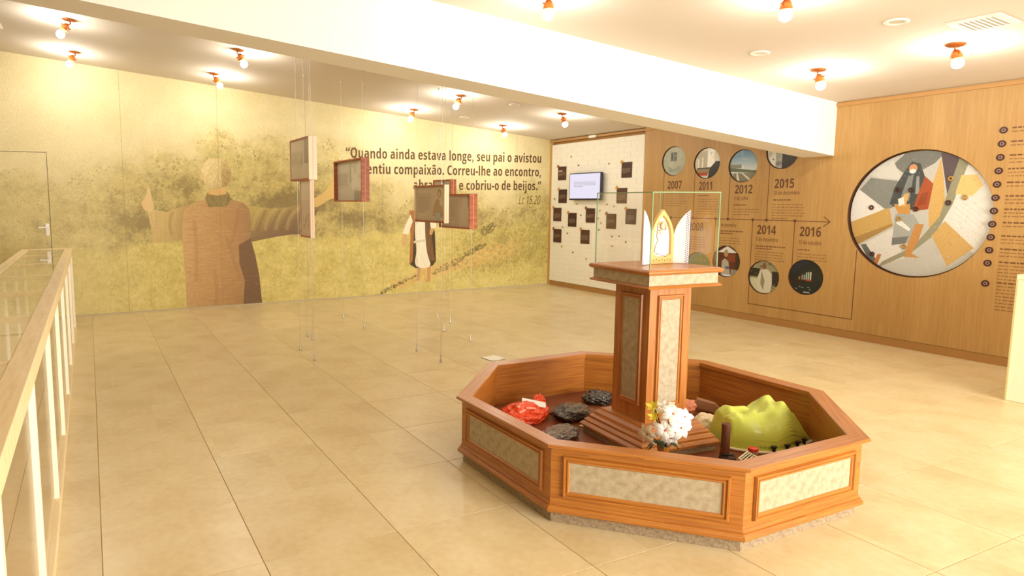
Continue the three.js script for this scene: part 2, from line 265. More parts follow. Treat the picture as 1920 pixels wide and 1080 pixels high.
  poly([[4.58, 1.32], [4.68, 1.32], [4.66, 0.9], [4.64, 0.52], [4.58, 0.46], [4.6, 0.9]], '#a8703a');
  poly([[4.86, 1.32], [4.94, 1.32], [4.98, 0.9], [5.04, 0.5], [4.95, 0.52], [4.88, 0.75]], '#7a5a30'); strokes([[4.86, 1.32], [5.0, 1.32], [5.06, 0.5], [4.95, 0.5]], 60, ['#5a4426', '#8c6c3c', '#3f3220'], 0.16, 0.01, -1.5, 0.6);
  poly([[4.6, 1.26], [4.52, 1.1], [4.46, 0.96], [4.56, 0.94], [4.64, 1.15]], '#efe4c8'); poly([[4.47, 0.96], [4.45, 0.8], [4.49, 0.74], [4.53, 0.82], [4.54, 0.94]], '#d2a872');
  blob([[4.94, 1.3], [5.06, 1.14], [5.07, 1.04], [4.98, 0.98], [4.95, 1.1]], '#efe4c8'); poly([[4.95, 1.02], [5.04, 1.04], [4.98, 0.92], [4.94, 0.94]], '#c89a64');
  blob([[4.66, 1.38], [4.7, 1.56], [4.8, 1.62], [4.9, 1.55], [4.92, 1.38], [4.8, 1.3]], '#3c2c1c'); blob([[4.73, 1.42], [4.74, 1.54], [4.8, 1.56], [4.86, 1.53], [4.87, 1.42], [4.8, 1.36]], '#cfa070');
  // cast shade and tufts printed in the photograph
  for (const [x, y, w, h] of [[5.3, 0.42, 0.3, 0.06], [5.8, 0.66, 0.22, 0.05], [6.05, 1.0, 0.14, 0.09], [4.32, 0.13, 0.42, 0.035]]) for (let i = 0; i < 130; i++) { const a = rr(-1, 1), b = rr(-1, 1); if (a * a + b * b > 1) continue; g.globalAlpha = 0.35; g.fillStyle = ['#5a4c2c', '#6c5c36', '#4a3f26'][i % 3]; g.beginPath(); g.ellipse(X(x + a * w), Y(y + a * w * 0.4 + b * h), rr(2, 6), rr(1.5, 3.5), -0.5, 0, 7); g.fill(); }
  for (let i = 0; i < 1500; i++) { const x = rr(5.4, 7.36), y = rr(0.15, 1.35); if (y < 0.1 + 0.3 * (x - 5.2) * rr(0.2, 1)) continue; g.globalAlpha = 0.25; g.fillStyle = ['#8c7c40', '#9c8a4a', '#7a6a38'][i % 3]; g.beginPath(); g.ellipse(X(x), Y(y), rr(2, 6), rr(1.5, 3.5), rr(0, 3), 0, 7); g.fill(); }
  g.globalAlpha = 1;
  { const im = g.getImageData(0, 0, W, Hh), D = im.data; for (let i = 0; i < D.length; i += 4) { const k = 1 + (rnd() - 0.5) * 0.13; D[i] *= k; D[i + 1] *= k; D[i + 2] *= k; } g.putImageData(im, 0, 0); }
  // sheet seams
  g.fillStyle = 'rgba(120,96,50,.35)'; for (const x of [0.425, 1.65, 2.9, 4.12, 5.35, 6.6]) g.fillRect(X(x), 0, 1.4, Hh);
  // quotation
  g.fillStyle = '#5a3d1e'; g.textBaseline = 'alphabetic';
  const line = (s, xr, y, size, width, font) => { g.save(); g.font = font.replace('SZ', (size * MS).toFixed(1)); const w = g.measureText(s).width, k = width ? width * MS / w : line.k; if (width) line.k = k; g.translate(X(xr) - w * k, Y(y)); g.scale(k, 1); g.fillText(s, 0, 0); g.restore(); };
  line('“Quando ainda estava longe, seu pai o avistou', 7.12, 2.115, 0.215, 3.6, 'bold SZpx sans-serif');
  line('e sentiu compaixão. Correu-lhe ao encontro,', 7.12, 1.885, 0.215, 0, 'bold SZpx sans-serif');
  line('abraçou-o e cobriu-o de beijos.”', 7.12, 1.645, 0.215, 0, 'bold SZpx sans-serif');
  g.save(); g.font = (0.2 * MS).toFixed(1) + 'px sans-serif'; g.fillStyle = '#6a5028'; const w = g.measureText('Lc 15.20').width; g.transform(0.62, 0, -0.2, 1, X(7.1) - w * 0.62, Y(1.405)); g.fillText('Lc 15.20', 0, 0); g.restore();
  return c;
})();
{
  const wall = struct('wall_back', 'far wall covered with a printed meadow mural of two robed figures');
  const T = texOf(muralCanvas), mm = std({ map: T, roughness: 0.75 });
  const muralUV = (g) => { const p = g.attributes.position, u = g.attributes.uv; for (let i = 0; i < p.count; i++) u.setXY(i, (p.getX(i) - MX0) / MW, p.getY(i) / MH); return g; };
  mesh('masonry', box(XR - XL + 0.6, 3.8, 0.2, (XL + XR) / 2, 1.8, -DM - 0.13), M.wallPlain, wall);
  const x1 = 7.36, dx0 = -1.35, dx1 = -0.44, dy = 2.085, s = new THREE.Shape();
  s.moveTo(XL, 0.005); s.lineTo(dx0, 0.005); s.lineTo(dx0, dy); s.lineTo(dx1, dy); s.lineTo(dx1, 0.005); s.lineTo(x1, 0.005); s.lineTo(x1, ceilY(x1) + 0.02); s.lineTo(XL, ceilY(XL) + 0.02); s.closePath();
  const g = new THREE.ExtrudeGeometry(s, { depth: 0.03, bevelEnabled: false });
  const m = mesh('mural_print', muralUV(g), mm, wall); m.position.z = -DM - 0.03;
  const d = struct('door_1', 'flush door covered with the mural print');
  const leaf = mesh('door_leaf', muralUV(box(dx1 - dx0 - 0.012, dy - 0.015, 0.026, (dx0 + dx1) / 2, (dy - 0.015) / 2 + 0.008, -DM - 0.014)), mm, d);
  const h = new THREE.Group(); h.name = 'door_handle'; d.add(h); h.position.set(-0.48, 1.125, -DM);
  mesh('back_plate', rbox(0.045, 0.15, 0.012, 0, 0, 0.006), M.white, h);
  mesh('lever', merge([cyl(0.01, 0.01, 0.045, 0, 0, 0).rotateX(Math.PI / 2).translate(0, 0.03, 0.03), rbox(0.11, 0.018, 0.014, -0.045, 0.03, 0.05)]), M.white, h);
  mesh('lock', cyl(0.014, 0.014, 0.01).rotateX(Math.PI / 2).translate(0, -0.17, 0.006), M.steel, h);
  const t = struct('trim_2', 'thin pale skirting line under the mural');
  mesh('skirting', box(x1 - dx1 - 0.01, 0.014, 0.012, (x1 + dx1) / 2, 0.007, -DM + 0.006), M.wallPlain, t);
}

// ------------------------------------------------------------------ wood-clad wall with timeline
const holes = [['2007', 6.644, 2.005], ['2011', 6.108, 1.949], ['2012', 5.582, 1.89], ['2015', 5.084, 2.03], ['2008', 6.168, 0.59], ['2010', 5.747, 0.70], ['2014', 5.226, 0.552], ['2016', 4.718, 0.606]];
const CD = 7.17, CW = 5.4, CH = 2.46, CS = 2048 / CW;      // cladding: depth of its far edge, width and height of the printed sheet
const BIG = { d: 3.692, y: 1.335, r: 0.61 };
{
  const W = 2048, Hh = Math.round(CH * CS);
  const [c, g] = paint(W, Hh, (px, py) => {
    const band = fbm(px * 0.011, 0.3, 2, 3), gr = fbm(px * 0.14, py * 0.006, 7, 3), f = fbm(px * 0.5, py * 0.02, 12, 2);
    const t = 0.5 + band * 0.55 + gr * 0.5 + f * 0.35;
    return t < 0.5 ? mix3([162, 121, 66], [178, 138, 79], clamp(t * 2)) : mix3([178, 138, 79], [192, 155, 97], clamp(t * 2 - 1));
  });
  const X = (d) => (CD - d) * CS, Y = (y) => (CH - y) * CS;
  const ink = '#5c3418';
  g.fillStyle = ink; g.strokeStyle = ink;
  const ln = (d0, y0, d1, y1, w = 0.008) => { g.lineWidth = w * CS; g.beginPath(); g.moveTo(X(d0), Y(y0)); g.lineTo(X(d1), Y(y1)); g.stroke(); };
  ln(6.83, 1.236, 4.49, 1.236); ln(4.56, 1.29, 4.487, 1.236); ln(4.56, 1.182, 4.487, 1.236);
  const up = [[6.797, 1.95], [6.279, 1.9], [5.751, 1.85], [5.229, 1.98]], dn = [[6.645, 0.62], [5.931, 0.73], [5.407, 0.208], [4.882, 0.64]];
  for (const [d, y] of up) { ln(d, 1.236, d, y); } for (const [d, y] of dn) ln(d, 1.236, d, y);
  for (const [d] of [...up, ...dn]) { g.beginPath(); g.arc(X(d), Y(1.236), 0.018 * CS, 0, 7); g.fill(); }
  ln(5.411, 0.21, 4.19, 0.21); ln(4.194, 0.21, 4.194, 0.95);
  const year = (s, d, y, wd = 0.245) => { g.save(); g.font = `bold ${(0.145 * CS).toFixed(1)}px sans-serif`; const w = g.measureText(s).width; g.translate(X(d), Y(y)); g.scale(wd * CS / w, 1); g.fillText(s, 0, 0); g.restore(); };
  year('2007', 6.73, 1.63); year('2011', 6.21, 1.605, 0.215); year('2012', 5.677, 1.552); year('2015', 5.158, 1.612); year('2008', 6.35, 1.07); year('2014', 5.345, 1.068); year('2016', 4.82, 1.068);
  const date = (s, d, y, wd) => { g.save(); g.globalAlpha = 0.75; g.font = `bold ${(0.062 * CS).toFixed(1)}px sans-serif`; const w = g.measureText(s).width; g.translate(X(d), Y(y)); g.scale(wd * CS / w, 1); g.fillText(s, 0, 0); g.restore(); };
  date('1 de julho', 5.677, 1.475, 0.19); date('20 de dezembro', 5.158, 1.535, 0.31); date('5 de dezembro', 5.35, 0.985, 0.28); date('13 de outubro', 4.825, 0.975, 0.26); date('de dezembro', 5.845, 1.14, 0.22);
  // body copy too small to read: rows of word-length dashes
  const copy = (d, y, wd, rows, lead = 0.032, bold = false) => { for (let i = 0; i < rows; i++) { let x = 0; const L = wd * (i === rows - 1 ? rr(0.45, 0.8) : rr(0.88, 1)); while (x < L) { const w = Math.min(rr(0.012, 0.05), L - x); g.globalAlpha = bold ? rr(0.75, 0.9) : rr(0.45, 0.62); g.fillRect(X(d - x), Y(y - i * lead), w * CS, (bold ? 0.013 : 0.009) * CS); x += w + 0.008; } } g.globalAlpha = 1; };
  copy(6.75, 1.56, 0.36, 6); copy(6.22, 1.54, 0.3, 1, 0.03, true); copy(6.22, 1.49, 0.36, 7); copy(5.677, 1.42, 0.34, 1, 0.03, true); copy(5.677, 1.365, 0.36, 3); copy(5.16, 1.48, 0.28, 1, 0.03, true); copy(5.165, 1.425, 0.41, 6);
  copy(6.35, 0.99, 0.3, 6); copy(5.85, 1.09, 0.33, 2, 0.03, true); copy(5.85, 1.0, 0.3, 4); copy(5.35, 0.93, 0.4, 2, 0.03, true); copy(5.35, 0.86, 0.38, 5); copy(4.825, 0.92, 0.28, 1, 0.03, true); copy(4.825, 0.87, 0.34, 4);
  // numbered key beside the large disc
  const bullets = [2.078, 1.961, 1.843, 1.726, 1.608, 1.49, 1.374, 1.257, 1.14, 1.024, 0.908, 0.724], rows = [1, 1, 2, 2, 1, 2, 2, 1, 2, 2, 5, 8];
  bullets.forEach((y, i) => { copy(3.0, y + 0.022, 0.4, 1, 0.03, true); copy(3.0, y - 0.012, 0.55, rows[i], 0.03); });
  const cladT = texOf(c), cm = std({ map: cladT, roughness: 0.5 });

  const wall = struct('wall_right', 'wall clad in pale oak with a printed timeline and round cutouts');
  mesh('masonry', box(0.2, 3.2, DM - DF + 0.5, XR + 0.16, 1.4, -(DM + DF) / 2), std({ color: '#b98545', roughness: 0.6 }), wall);
  const TH = 0.055, s = new THREE.Shape();
  s.moveTo(0, 0.085); s.lineTo(CW, 0.085); s.lineTo(CW, 2.52); s.lineTo(0, 2.52); s.closePath();
  for (const [, d, y] of holes) { const h = new THREE.Path(); h.absarc(CD - d, y, 0.2, 0, Math.PI * 2, true); s.holes.push(h); }
  { const h = new THREE.Path(); h.absarc(CD - BIG.d, BIG.y, BIG.r + 0.012, 0, Math.PI * 2, true); s.holes.push(h); }
  const geo = scaleUV(new THREE.ExtrudeGeometry(s, { depth: TH, bevelEnabled: false, curveSegments: 48 }), 1 / CW, 1 / CH);
  const cl = mesh('oak_cladding', geo, [cm, M.darkEdge], wall); cl.rotation.y = -Math.PI / 2; cl.position.set(XR + TH, 0, -CD);
  const plain = mesh('oak_cladding', boxUV(box(TH, 2.435, CD - CW - DF, XR + TH / 2, 0.085 + 2.435 / 2, -(CD - CW + DF) / 2)), std({ color: '#ba9154', roughness: 0.5 }), wall);
  // bullets of the key
  const discG = new THREE.CylinderGeometry(0.03, 0.03, 0.004, 24).rotateZ(Math.PI / 2), ringG = new THREE.TorusGeometry(0.012, 0.003, 6, 18).rotateY(Math.PI / 2), bm = std({ color: '#42201a', roughness: 0.5 }), rm = std({ color: '#a58a78', roughness: 0.6 });
  bullets.forEach((y, i) => { const k = mesh('number_disc', discG, bm, wall); k.position.set(XR - 0.002, y, -(3.058 + i * 0.002)); const q = mesh('numeral_mark', ringG, rm, k); q.position.x = -0.002; });
  // skirting, cornice, corner post
  const b = struct('baseboard_right', 'oak skirting set back under the cladding');
  mesh('skirting', boxUV(box(0.03, 0.082, DM - DF, XR + 0.0185, 0.041, -(DM + DF) / 2)), std({ color: '#a87a42', roughness: 0.55 }), b);
  const co = struct('trim_3', 'oak cornice strip under the ceiling');
  mesh('cornice', box(0.03, 0.035, DM - DF, XR - 0.004, ceilY(XR) - 0.075 + 0.045, -(DM + DF) / 2), std({ color: '#b88a50', roughness: 0.6 }), co);
  mesh('junction_box', rbox(0.03, 0.04, 0.16, XR - 0.012, ceilY(XR) - 0.03, -8.25), M.plaster, co);
  const po = struct('trim_4', 'narrow oak post in the corner beside the mural');
  mesh('post', box(0.05, 2.5, 0.06, XR + 0.02, 1.25, -9.28), std({ color: '#c39a58', roughness: 0.6 }), po);

  // round pictures
  const pic = (size, fn) => { const [cc, q] = canvas(size, size); fn(q, size); return texOf(cc); };
  const speck = (q, S, n, cols, r = 0.05, al = 0.5) => { for (let i = 0; i < n; i++) { q.globalAlpha = al * rr(0.3, 1); q.fillStyle = cols[Math.floor(rnd() * cols.length)]; q.beginPath(); q.ellipse(rr(0, S), rr(0, S), S * r * rr(0.3, 1), S * r * rr(0.2, 0.7), rr(0, 3), 0, 7); q.fill(); } q.globalAlpha = 1; };
  const rect = (q, S, col, x, y, w, h) => { q.fillStyle = col; q.fillRect(x * S, y * S, w * S, h * S); };
  const shape = (q, S, col, pts) => { q.fillStyle = col; q.beginPath(); pts.forEach(([x, y], i) => (i ? q.lineTo(x * S, y * S) : q.moveTo(x * S, y * S))); q.closePath(); q.fill(); };
  const art = {
    2007: (q, S) => { rect(q, S, '#a7a894', 0, 0, 1, 1); speck(q, S, 80, ['#b8b8a4', '#979a88'], 0.12, 0.4); rect(q, S, '#5d5f5a', 0.34, 0.2, 0.26, 0.3); rect(q, S, '#8a8c84', 0.44, 0.22, 0.03, 0.26); rect(q, S, '#3f413e', 0.36, 0.24, 0.06, 0.2); shape(q, S, '#8e9488', [[0.2, 0.66], [0.5, 0.78], [0.8, 0.64], [0.7, 0.86], [0.3, 0.88]]); speck(q, S, 40, ['#7d8478', '#b7bcae'], 0.06, 0.4); },
    2011: (q, S) => { rect(q, S, '#cfcbb8', 0, 0, 1, 1); rect(q, S, '#b4ae98', 0.1, 0.1, 0.38, 0.55); rect(q, S, '#f3f1ea', 0.5, 0.02, 0.26, 0.6); rect(q, S, '#e4dfd0', 0.12, 0.35, 0.05, 0.35); rect(q, S, '#e4dfd0', 0.28, 0.3, 0.05, 0.4); rect(q, S, '#4a4230', 0.1, 0.64, 0.5, 0.05); rect(q, S, '#8c7a52', 0, 0.69, 1, 0.14); rect(q, S, '#a8351e', 0.12, 0.8, 0.4, 0.1); speck(q, S, 50, ['#d4572c', '#8c3c20', '#6d5a3a'], 0.03, 0.5); shape(q, S, '#1d1a1a', [[0.52, 1], [0.6, 0.66], [0.8, 0.46], [1, 0.4], [1, 1]]); shape(q, S, '#d9d5ce', [[0.82, 0.1], [1, 0.2], [1, 0.46], [0.8, 0.44]]); },
    2012: (q, S) => { const k = q.createLinearGradient(0, 0, 0, S * 0.6); k.addColorStop(0, '#4b79a4'); k.addColorStop(1, '#c3cbc8'); q.fillStyle = k; q.fillRect(0, 0, S, S); speck(q, S * 1, 30, ['#e6e8e4', '#d5dbda'], 0.16, 0.3); rect(q, S, '#7d8270', 0, 0.45, 0.42, 0.12); shape(q, S, '#5c6350', [[0, 0.55], [1, 0.66], [1, 0.74], [0, 0.66]]); rect(q, S, '#7b7865', 0, 0.72, 1, 0.3); shape(q, S, '#d9d3c2', [[0.25, 0.68], [0.29, 0.68], [0.38, 1], [0.28, 1]]); shape(q, S, '#d0cab8', [[0.38, 0.68], [0.42, 0.68], [0.8, 0.94], [0.7, 0.96]]); shape(q, S, '#c4bfae', [[0.14, 0.7], [0.17, 0.7], [0.1, 0.95], [0.04, 0.9]]); },
    2015: (q, S) => { rect(q, S, '#2a211c', 0, 0, 1, 1); rect(q, S, '#d8d6c8', 0, 0, 0.28, 1); rect(q, S, '#8f9088', 0.28, 0, 0.2, 1); for (let i = 0; i < 4; i++) rect(q, S, '#b7b6aa', 0.3 + i * 0.045, 0, 0.018, 1); speck(q, S, 20, ['#3d322a', '#1d1714'], 0.1, 0.5); },
    2008: (q, S) => { rect(q, S, '#6c7d5a', 0, 0, 1, 1); speck(q, S, 120, ['#54683f', '#7d8a68', '#5b6b55', '#8f9a80'], 0.07, 0.5); rect(q, S, '#9aa08e', 0.1, 0.55, 0.8, 0.08); rect(q, S, '#7d8060', 0, 0.72, 1, 0.28); speck(q, S, 20, ['#b8b8a4'], 0.04, 0.5); },
    2010: (q, S) => { rect(q, S, '#5c2a1c', 0, 0, 1, 1); shape(q, S, '#d5d6d0', [[0.15, 0.22], [0.5, 0], [0.9, 0.22]]); rect(q, S, '#3a2a22', 0.8, 0.2, 0.2, 0.7); rect(q, S, '#7c3a22', 0.5, 0.26, 0.3, 0.24); shape(q, S, '#a8a294', [[0.3, 1], [0.32, 0.5], [0.42, 0.4], [0.56, 0.5], [0.66, 1]]); q.fillStyle = '#a08468'; q.beginPath(); q.ellipse(0.46 * S, 0.24 * S, 0.08 * S, 0.12 * S, 0, 0, 7); q.fill(); rect(q, S, '#4a5a78', 0.46, 0.66, 0.14, 0.08); rect(q, S, '#8c8a7a', 0.66, 0.74, 0.26, 0.2); rect(q, S, '#d8dde0', 0.38, 0.92, 0.3, 0.06); },
    2014: (q, S) => { rect(q, S, '#8f8a68', 0, 0, 1, 1); rect(q, S, '#26261e', 0, 0.24, 0.34, 0.26); rect(q, S, '#2e2a22', 0.74, 0.3, 0.26, 0.45); speck(q, S, 50, ['#b8b08a', '#55503a', '#3c3a2e'], 0.06, 0.5); rect(q, S, '#c4bfa0', 0, 0.55, 0.3, 0.45); shape(q, S, '#c9c3ae', [[0.3, 1], [0.26, 0.6], [0.34, 0.32], [0.46, 0.24], [0.62, 0.26], [0.74, 0.4], [0.76, 0.7], [0.7, 1]]); shape(q, S, '#8c8468', [[0.4, 0.3], [0.52, 0.6], [0.48, 0.9], [0.38, 0.7]]); q.fillStyle = '#7c4e40'; q.beginPath(); q.ellipse(0.48 * S, 0.16 * S, 0.07 * S, 0.1 * S, 0, 0, 7); q.fill(); speck(q, S, 14, ['#e8e2cc'], 0.03, 0.5); },
    2016: (q, S) => { rect(q, S, '#16201f', 0, 0, 1, 1); shape(q, S, '#1c2534', [[0, 0], [0.6, 0], [0.2, 0.34], [0, 0.4]]); shape(q, S, '#22261f', [[0.3, 0.36], [1, 0.1], [1, 0.6], [0.3, 0.55]]); shape(q, S, '#2a1512', [[0.06, 0.56], [0.5, 0.62], [0.44, 0.72], [0.04, 0.66]]); [[0.48, 0.36, '#9bb3b0'], [0.54, 0.35, '#a9b77a'], [0.6, 0.34, '#cfc6cc'], [0.36, 0.44, '#a77a52'], [0.42, 0.43, '#7da0a4'], [0.28, 0.5, '#9c7a44']].forEach(([x, y, cl]) => rect(q, S, cl, x, y, 0.04, 0.5 - y + 0.08)); rect(q, S, '#a8462c', 0.48, 0.56, 0.17, 0.04); for (const [x, y] of [[0.3, 0.78], [0.38, 0.8], [0.55, 0.78], [0.6, 0.84], [0.2, 0.84]]) rect(q, S, '#8fa0a0', x, y, 0.05, 0.02); rect(q, S, '#b9c4c2', 0.44, 0.92, 0.18, 0.03); },
  };
  const what = { 2007: ['faded grey picture of a square object', 'above the year 2007'], 2011: ['picture of a white tower and a dark clad person', 'above the year 2011'], 2012: ['picture of a road under blue sky', 'above the year 2012'], 2015: ['dark picture with pale pillars', 'above the year 2015'], 2008: ['green landscape picture', 'under the year 2008'], 2010: ['picture of a seated person before a red wall', 'between years 2008 and 2014'], 2014: ['picture of a person in a pale robe', 'under the year 2014'], 2016: ['dark church interior picture', 'under the year 2016'] };
  for (const [k, d, y] of holes) {
    const T = pic(256, art[k]), o = thing('round_picture', `round ${what[k][0]} set in oak wall ${what[k][1]}`.split(' ').slice(0, 16).join(' '), 'picture', XR + 0.03, y, d, 'round timeline pictures');
    const f = mesh('print', new THREE.CircleGeometry(0.197, 48).rotateY(-Math.PI / 2), std({ map: T, roughness: 0.35 }), o); f.position.x = -0.0125;
    mesh('backing', cyl(0.199, 0.199, 0.024, 0, 0, 0, 48).rotateZ(Math.PI / 2), M.darkEdge, o);
    mesh('rim', new THREE.TorusGeometry(0.196, 0.004, 6, 48).rotateY(Math.PI / 2).translate(-0.0125, 0, 0), M.darkEdge, o);
  }
  // large disc: plain bands of stone colours with a seated robed figure, generic
  const T = pic(1024, (q, S) => {
    const P = (col, pts) => shape(q, S, col, pts);
    rect(q, S, '#b9b8b0', 0, 0, 1, 1);
    P('#d5d3cb', [[0.62, 0], [1, 0.1], [1, 0.85], [0.86, 0.76], [0.68, 0.55], [0.74, 0.3], [0.84, 0.08]]);
    P('#70726c', [[0.3, 0.1], [0.4, 0], [0.68, 0], [0.6, 0.1], [0.5, 0.16], [0.42, 0.2]]); P('#c5c4bc', [[0.1, 0.16], [0.3, 0.06], [0.38, 0.22], [0.2, 0.2]]); P('#7c7f79', [[0.06, 0.3], [0.14, 0.2], [0.4, 0.24], [0.38, 0.42], [0.28, 0.47]]);
    P('#d8d6d2', [[0, 0.3], [0.06, 0.3], [0.26, 0.46], [0, 0.62]]);
    P('#bd9a58', [[0, 0.58], [0.3, 0.45], [0.34, 0.6], [0.06, 0.78]]); P('#a07f45', [[0.02, 0.72], [0.33, 0.58], [0.34, 0.6], [0.06, 0.78]]);
    P('#cfcdc6', [[0.06, 0.8], [0.34, 0.62], [0.44, 0.86], [0.2, 0.95]]); P('#5e615c', [[0.1, 0.77], [0.14, 0.76], [0.24, 0.9], [0.2, 0.94]]);
    P('#c6a25f', [[0.64, 0.06], [0.67, 0.25], [0.69, 0.4], [0.66, 0.56], [0.6, 0.62], [0.585, 0.5], [0.585, 0.3]]);
    P('#55484c', [[0.63, 0], [0.8, 0.05], [0.74, 0.3], [0.7, 0.35]]); P('#8e8a70', [[0.76, 0.06], [0.82, 0.1], [0.74, 0.42], [0.64, 0.66], [0.48, 0.82], [0.24, 0.96], [0.28, 0.9], [0.5, 0.76], [0.66, 0.52]]);
    P('#c4a060', [[0.62, 0.67], [0.7, 0.55], [0.9, 0.75], [0.74, 0.9]]); P('#d9b774', [[0.78, 0.2], [0.88, 0.2], [0.92, 0.28], [0.86, 0.36], [0.75, 0.34]]);
    P('#3f4443', [[0.39, 0.16], [0.44, 0.08], [0.5, 0.1], [0.53, 0.18], [0.57, 0.3], [0.53, 0.45], [0.4, 0.48], [0.3, 0.42], [0.33, 0.28]]); P('#7a7f7c', [[0.42, 0.2], [0.46, 0.18], [0.44, 0.4], [0.38, 0.36]]); P('#8a8f8b', [[0.48, 0.2], [0.5, 0.2], [0.51, 0.34], [0.48, 0.34]]);
    P('#a04a22', [[0.54, 0.2], [0.6, 0.26], [0.58, 0.46], [0.47, 0.48], [0.5, 0.34]]); P('#8a3e1e', [[0.52, 0.34], [0.57, 0.32], [0.56, 0.42], [0.5, 0.44]]);
    P('#bb8a44', [[0.33, 0.42], [0.45, 0.42], [0.46, 0.52], [0.38, 0.52]]); P('#c9a063', [[0.4, 0.34], [0.44, 0.33], [0.42, 0.44], [0.39, 0.44]]); P('#d6d6d0', [[0.36, 0.38], [0.4, 0.36], [0.41, 0.42], [0.37, 0.44]]);
    P('#9b9e98', [[0.35, 0.5], [0.48, 0.5], [0.53, 0.58], [0.5, 0.68], [0.46, 0.74], [0.34, 0.74]]); P('#6a6e6a', [[0.34, 0.7], [0.46, 0.68], [0.44, 0.74], [0.34, 0.76]]); P('#d9d9d3', [[0.38, 0.54], [0.47, 0.62], [0.46, 0.64], [0.36, 0.58]]);
    P('#b98446', [[0.5, 0.58], [0.56, 0.58], [0.53, 0.72], [0.49, 0.82], [0.55, 0.85], [0.44, 0.85], [0.46, 0.74]]); P('#b07038', [[0.24, 0.84], [0.27, 0.84], [0.24, 0.94], [0.21, 0.92]]);
    q.fillStyle = '#c08a5c'; q.beginPath(); q.ellipse(0.452 * S, 0.135 * S, 0.03 * S, 0.035 * S, 0, 0, 7); q.fill(); q.fillStyle = '#d9d7d2'; q.beginPath(); q.ellipse(0.45 * S, 0.158 * S, 0.024 * S, 0.018 * S, 0, 0, 7); q.fill();
    speck(q, S, 1500, ['#ffffff', '#404040', '#8f8468'], 0.006, 0.3);
    q.strokeStyle = 'rgba(245,245,240,.5)'; q.lineWidth = 5; for (let i = 0; i < 16; i++) { q.beginPath(); q.moveTo((0.76 + (i % 4) * 0.05) * S, (0.42 + Math.floor(i / 4) * 0.045) * S); q.lineTo((0.8 + (i % 4) * 0.05) * S, (0.46 + Math.floor(i / 4) * 0.045) * S); q.stroke(); }
  });
  const o = thing('mosaic_disc', 'large round stone mosaic of a robed figure recessed in the oak wall', 'artwork', XR + 0.045, BIG.y, BIG.d);
  mesh('slab', cyl(BIG.r, BIG.r, 0.02, 0, 0, 0, 72).rotateZ(Math.PI / 2), M.granite, o);
  mesh('mosaic_face', new THREE.CircleGeometry(BIG.r - 0.002, 72).rotateY(-Math.PI / 2).translate(-0.0108, 0, 0), std({ map: T, roughness: 0.55 }), o);
  const mk = new THREE.TorusGeometry(0.017, 0.008, 8, 20).rotateY(Math.PI / 2), m1 = std({ color: '#3f231a' }), m2 = std({ color: '#a8813f' });
  [[1.395, 4.101, 0], [1.572, 3.872, 0], [1.57, 3.754, 0], [1.383, 3.698, 0], [0.917, 4.06, 0], [1.446, 3.434, 0], [1.67, 3.431, 1], [1.495, 3.309, 1], [1.286, 3.836, 1], [1.013, 3.772, 1]].forEach(([y, d, k]) => { const m = mesh('marker_ring', mk, k ? m2 : m1, o); m.position.set(-0.015, y - BIG.y, -(d - BIG.d)); });
}
// white brick panel
{
  const o = struct('trim_5', 'white painted brick panel on the oak wall'), d0 = 7.17, d1 = 9.25, y0 = 0.085, y1 = 2.415;
  mesh('mortar', box(0.03, y1 - y0, d1 - d0, XR + 0.0105, (y0 + y1) / 2, -(d0 + d1) / 2), std({ color: '#e9e3d2', roughness: 0.95 }), o);
  const gs = [], bh = 0.0777, bl = 0.26;
  for (let r = 0; r < 30; r++) for (let k = -1; k < 9; k++) {
    const a = Math.max(d0, d0 + bl * (k + (r % 2) / 2)), b = Math.min(d1, d0 + bl * (k + 1 + (r % 2) / 2)); if (b - a < 0.03) continue;
    gs.push(box(0.02, bh - 0.006, b - a - 0.006, XR + 0.0035 - rr(0, 0.0015), y0 + bh * (r + 0.5), -(a + b) / 2));
  }
  const m = mesh('bricks', merge(gs), std({ color: '#efeadb', roughness: 0.85 }), o); m.userData.kind = 'stuff';
}
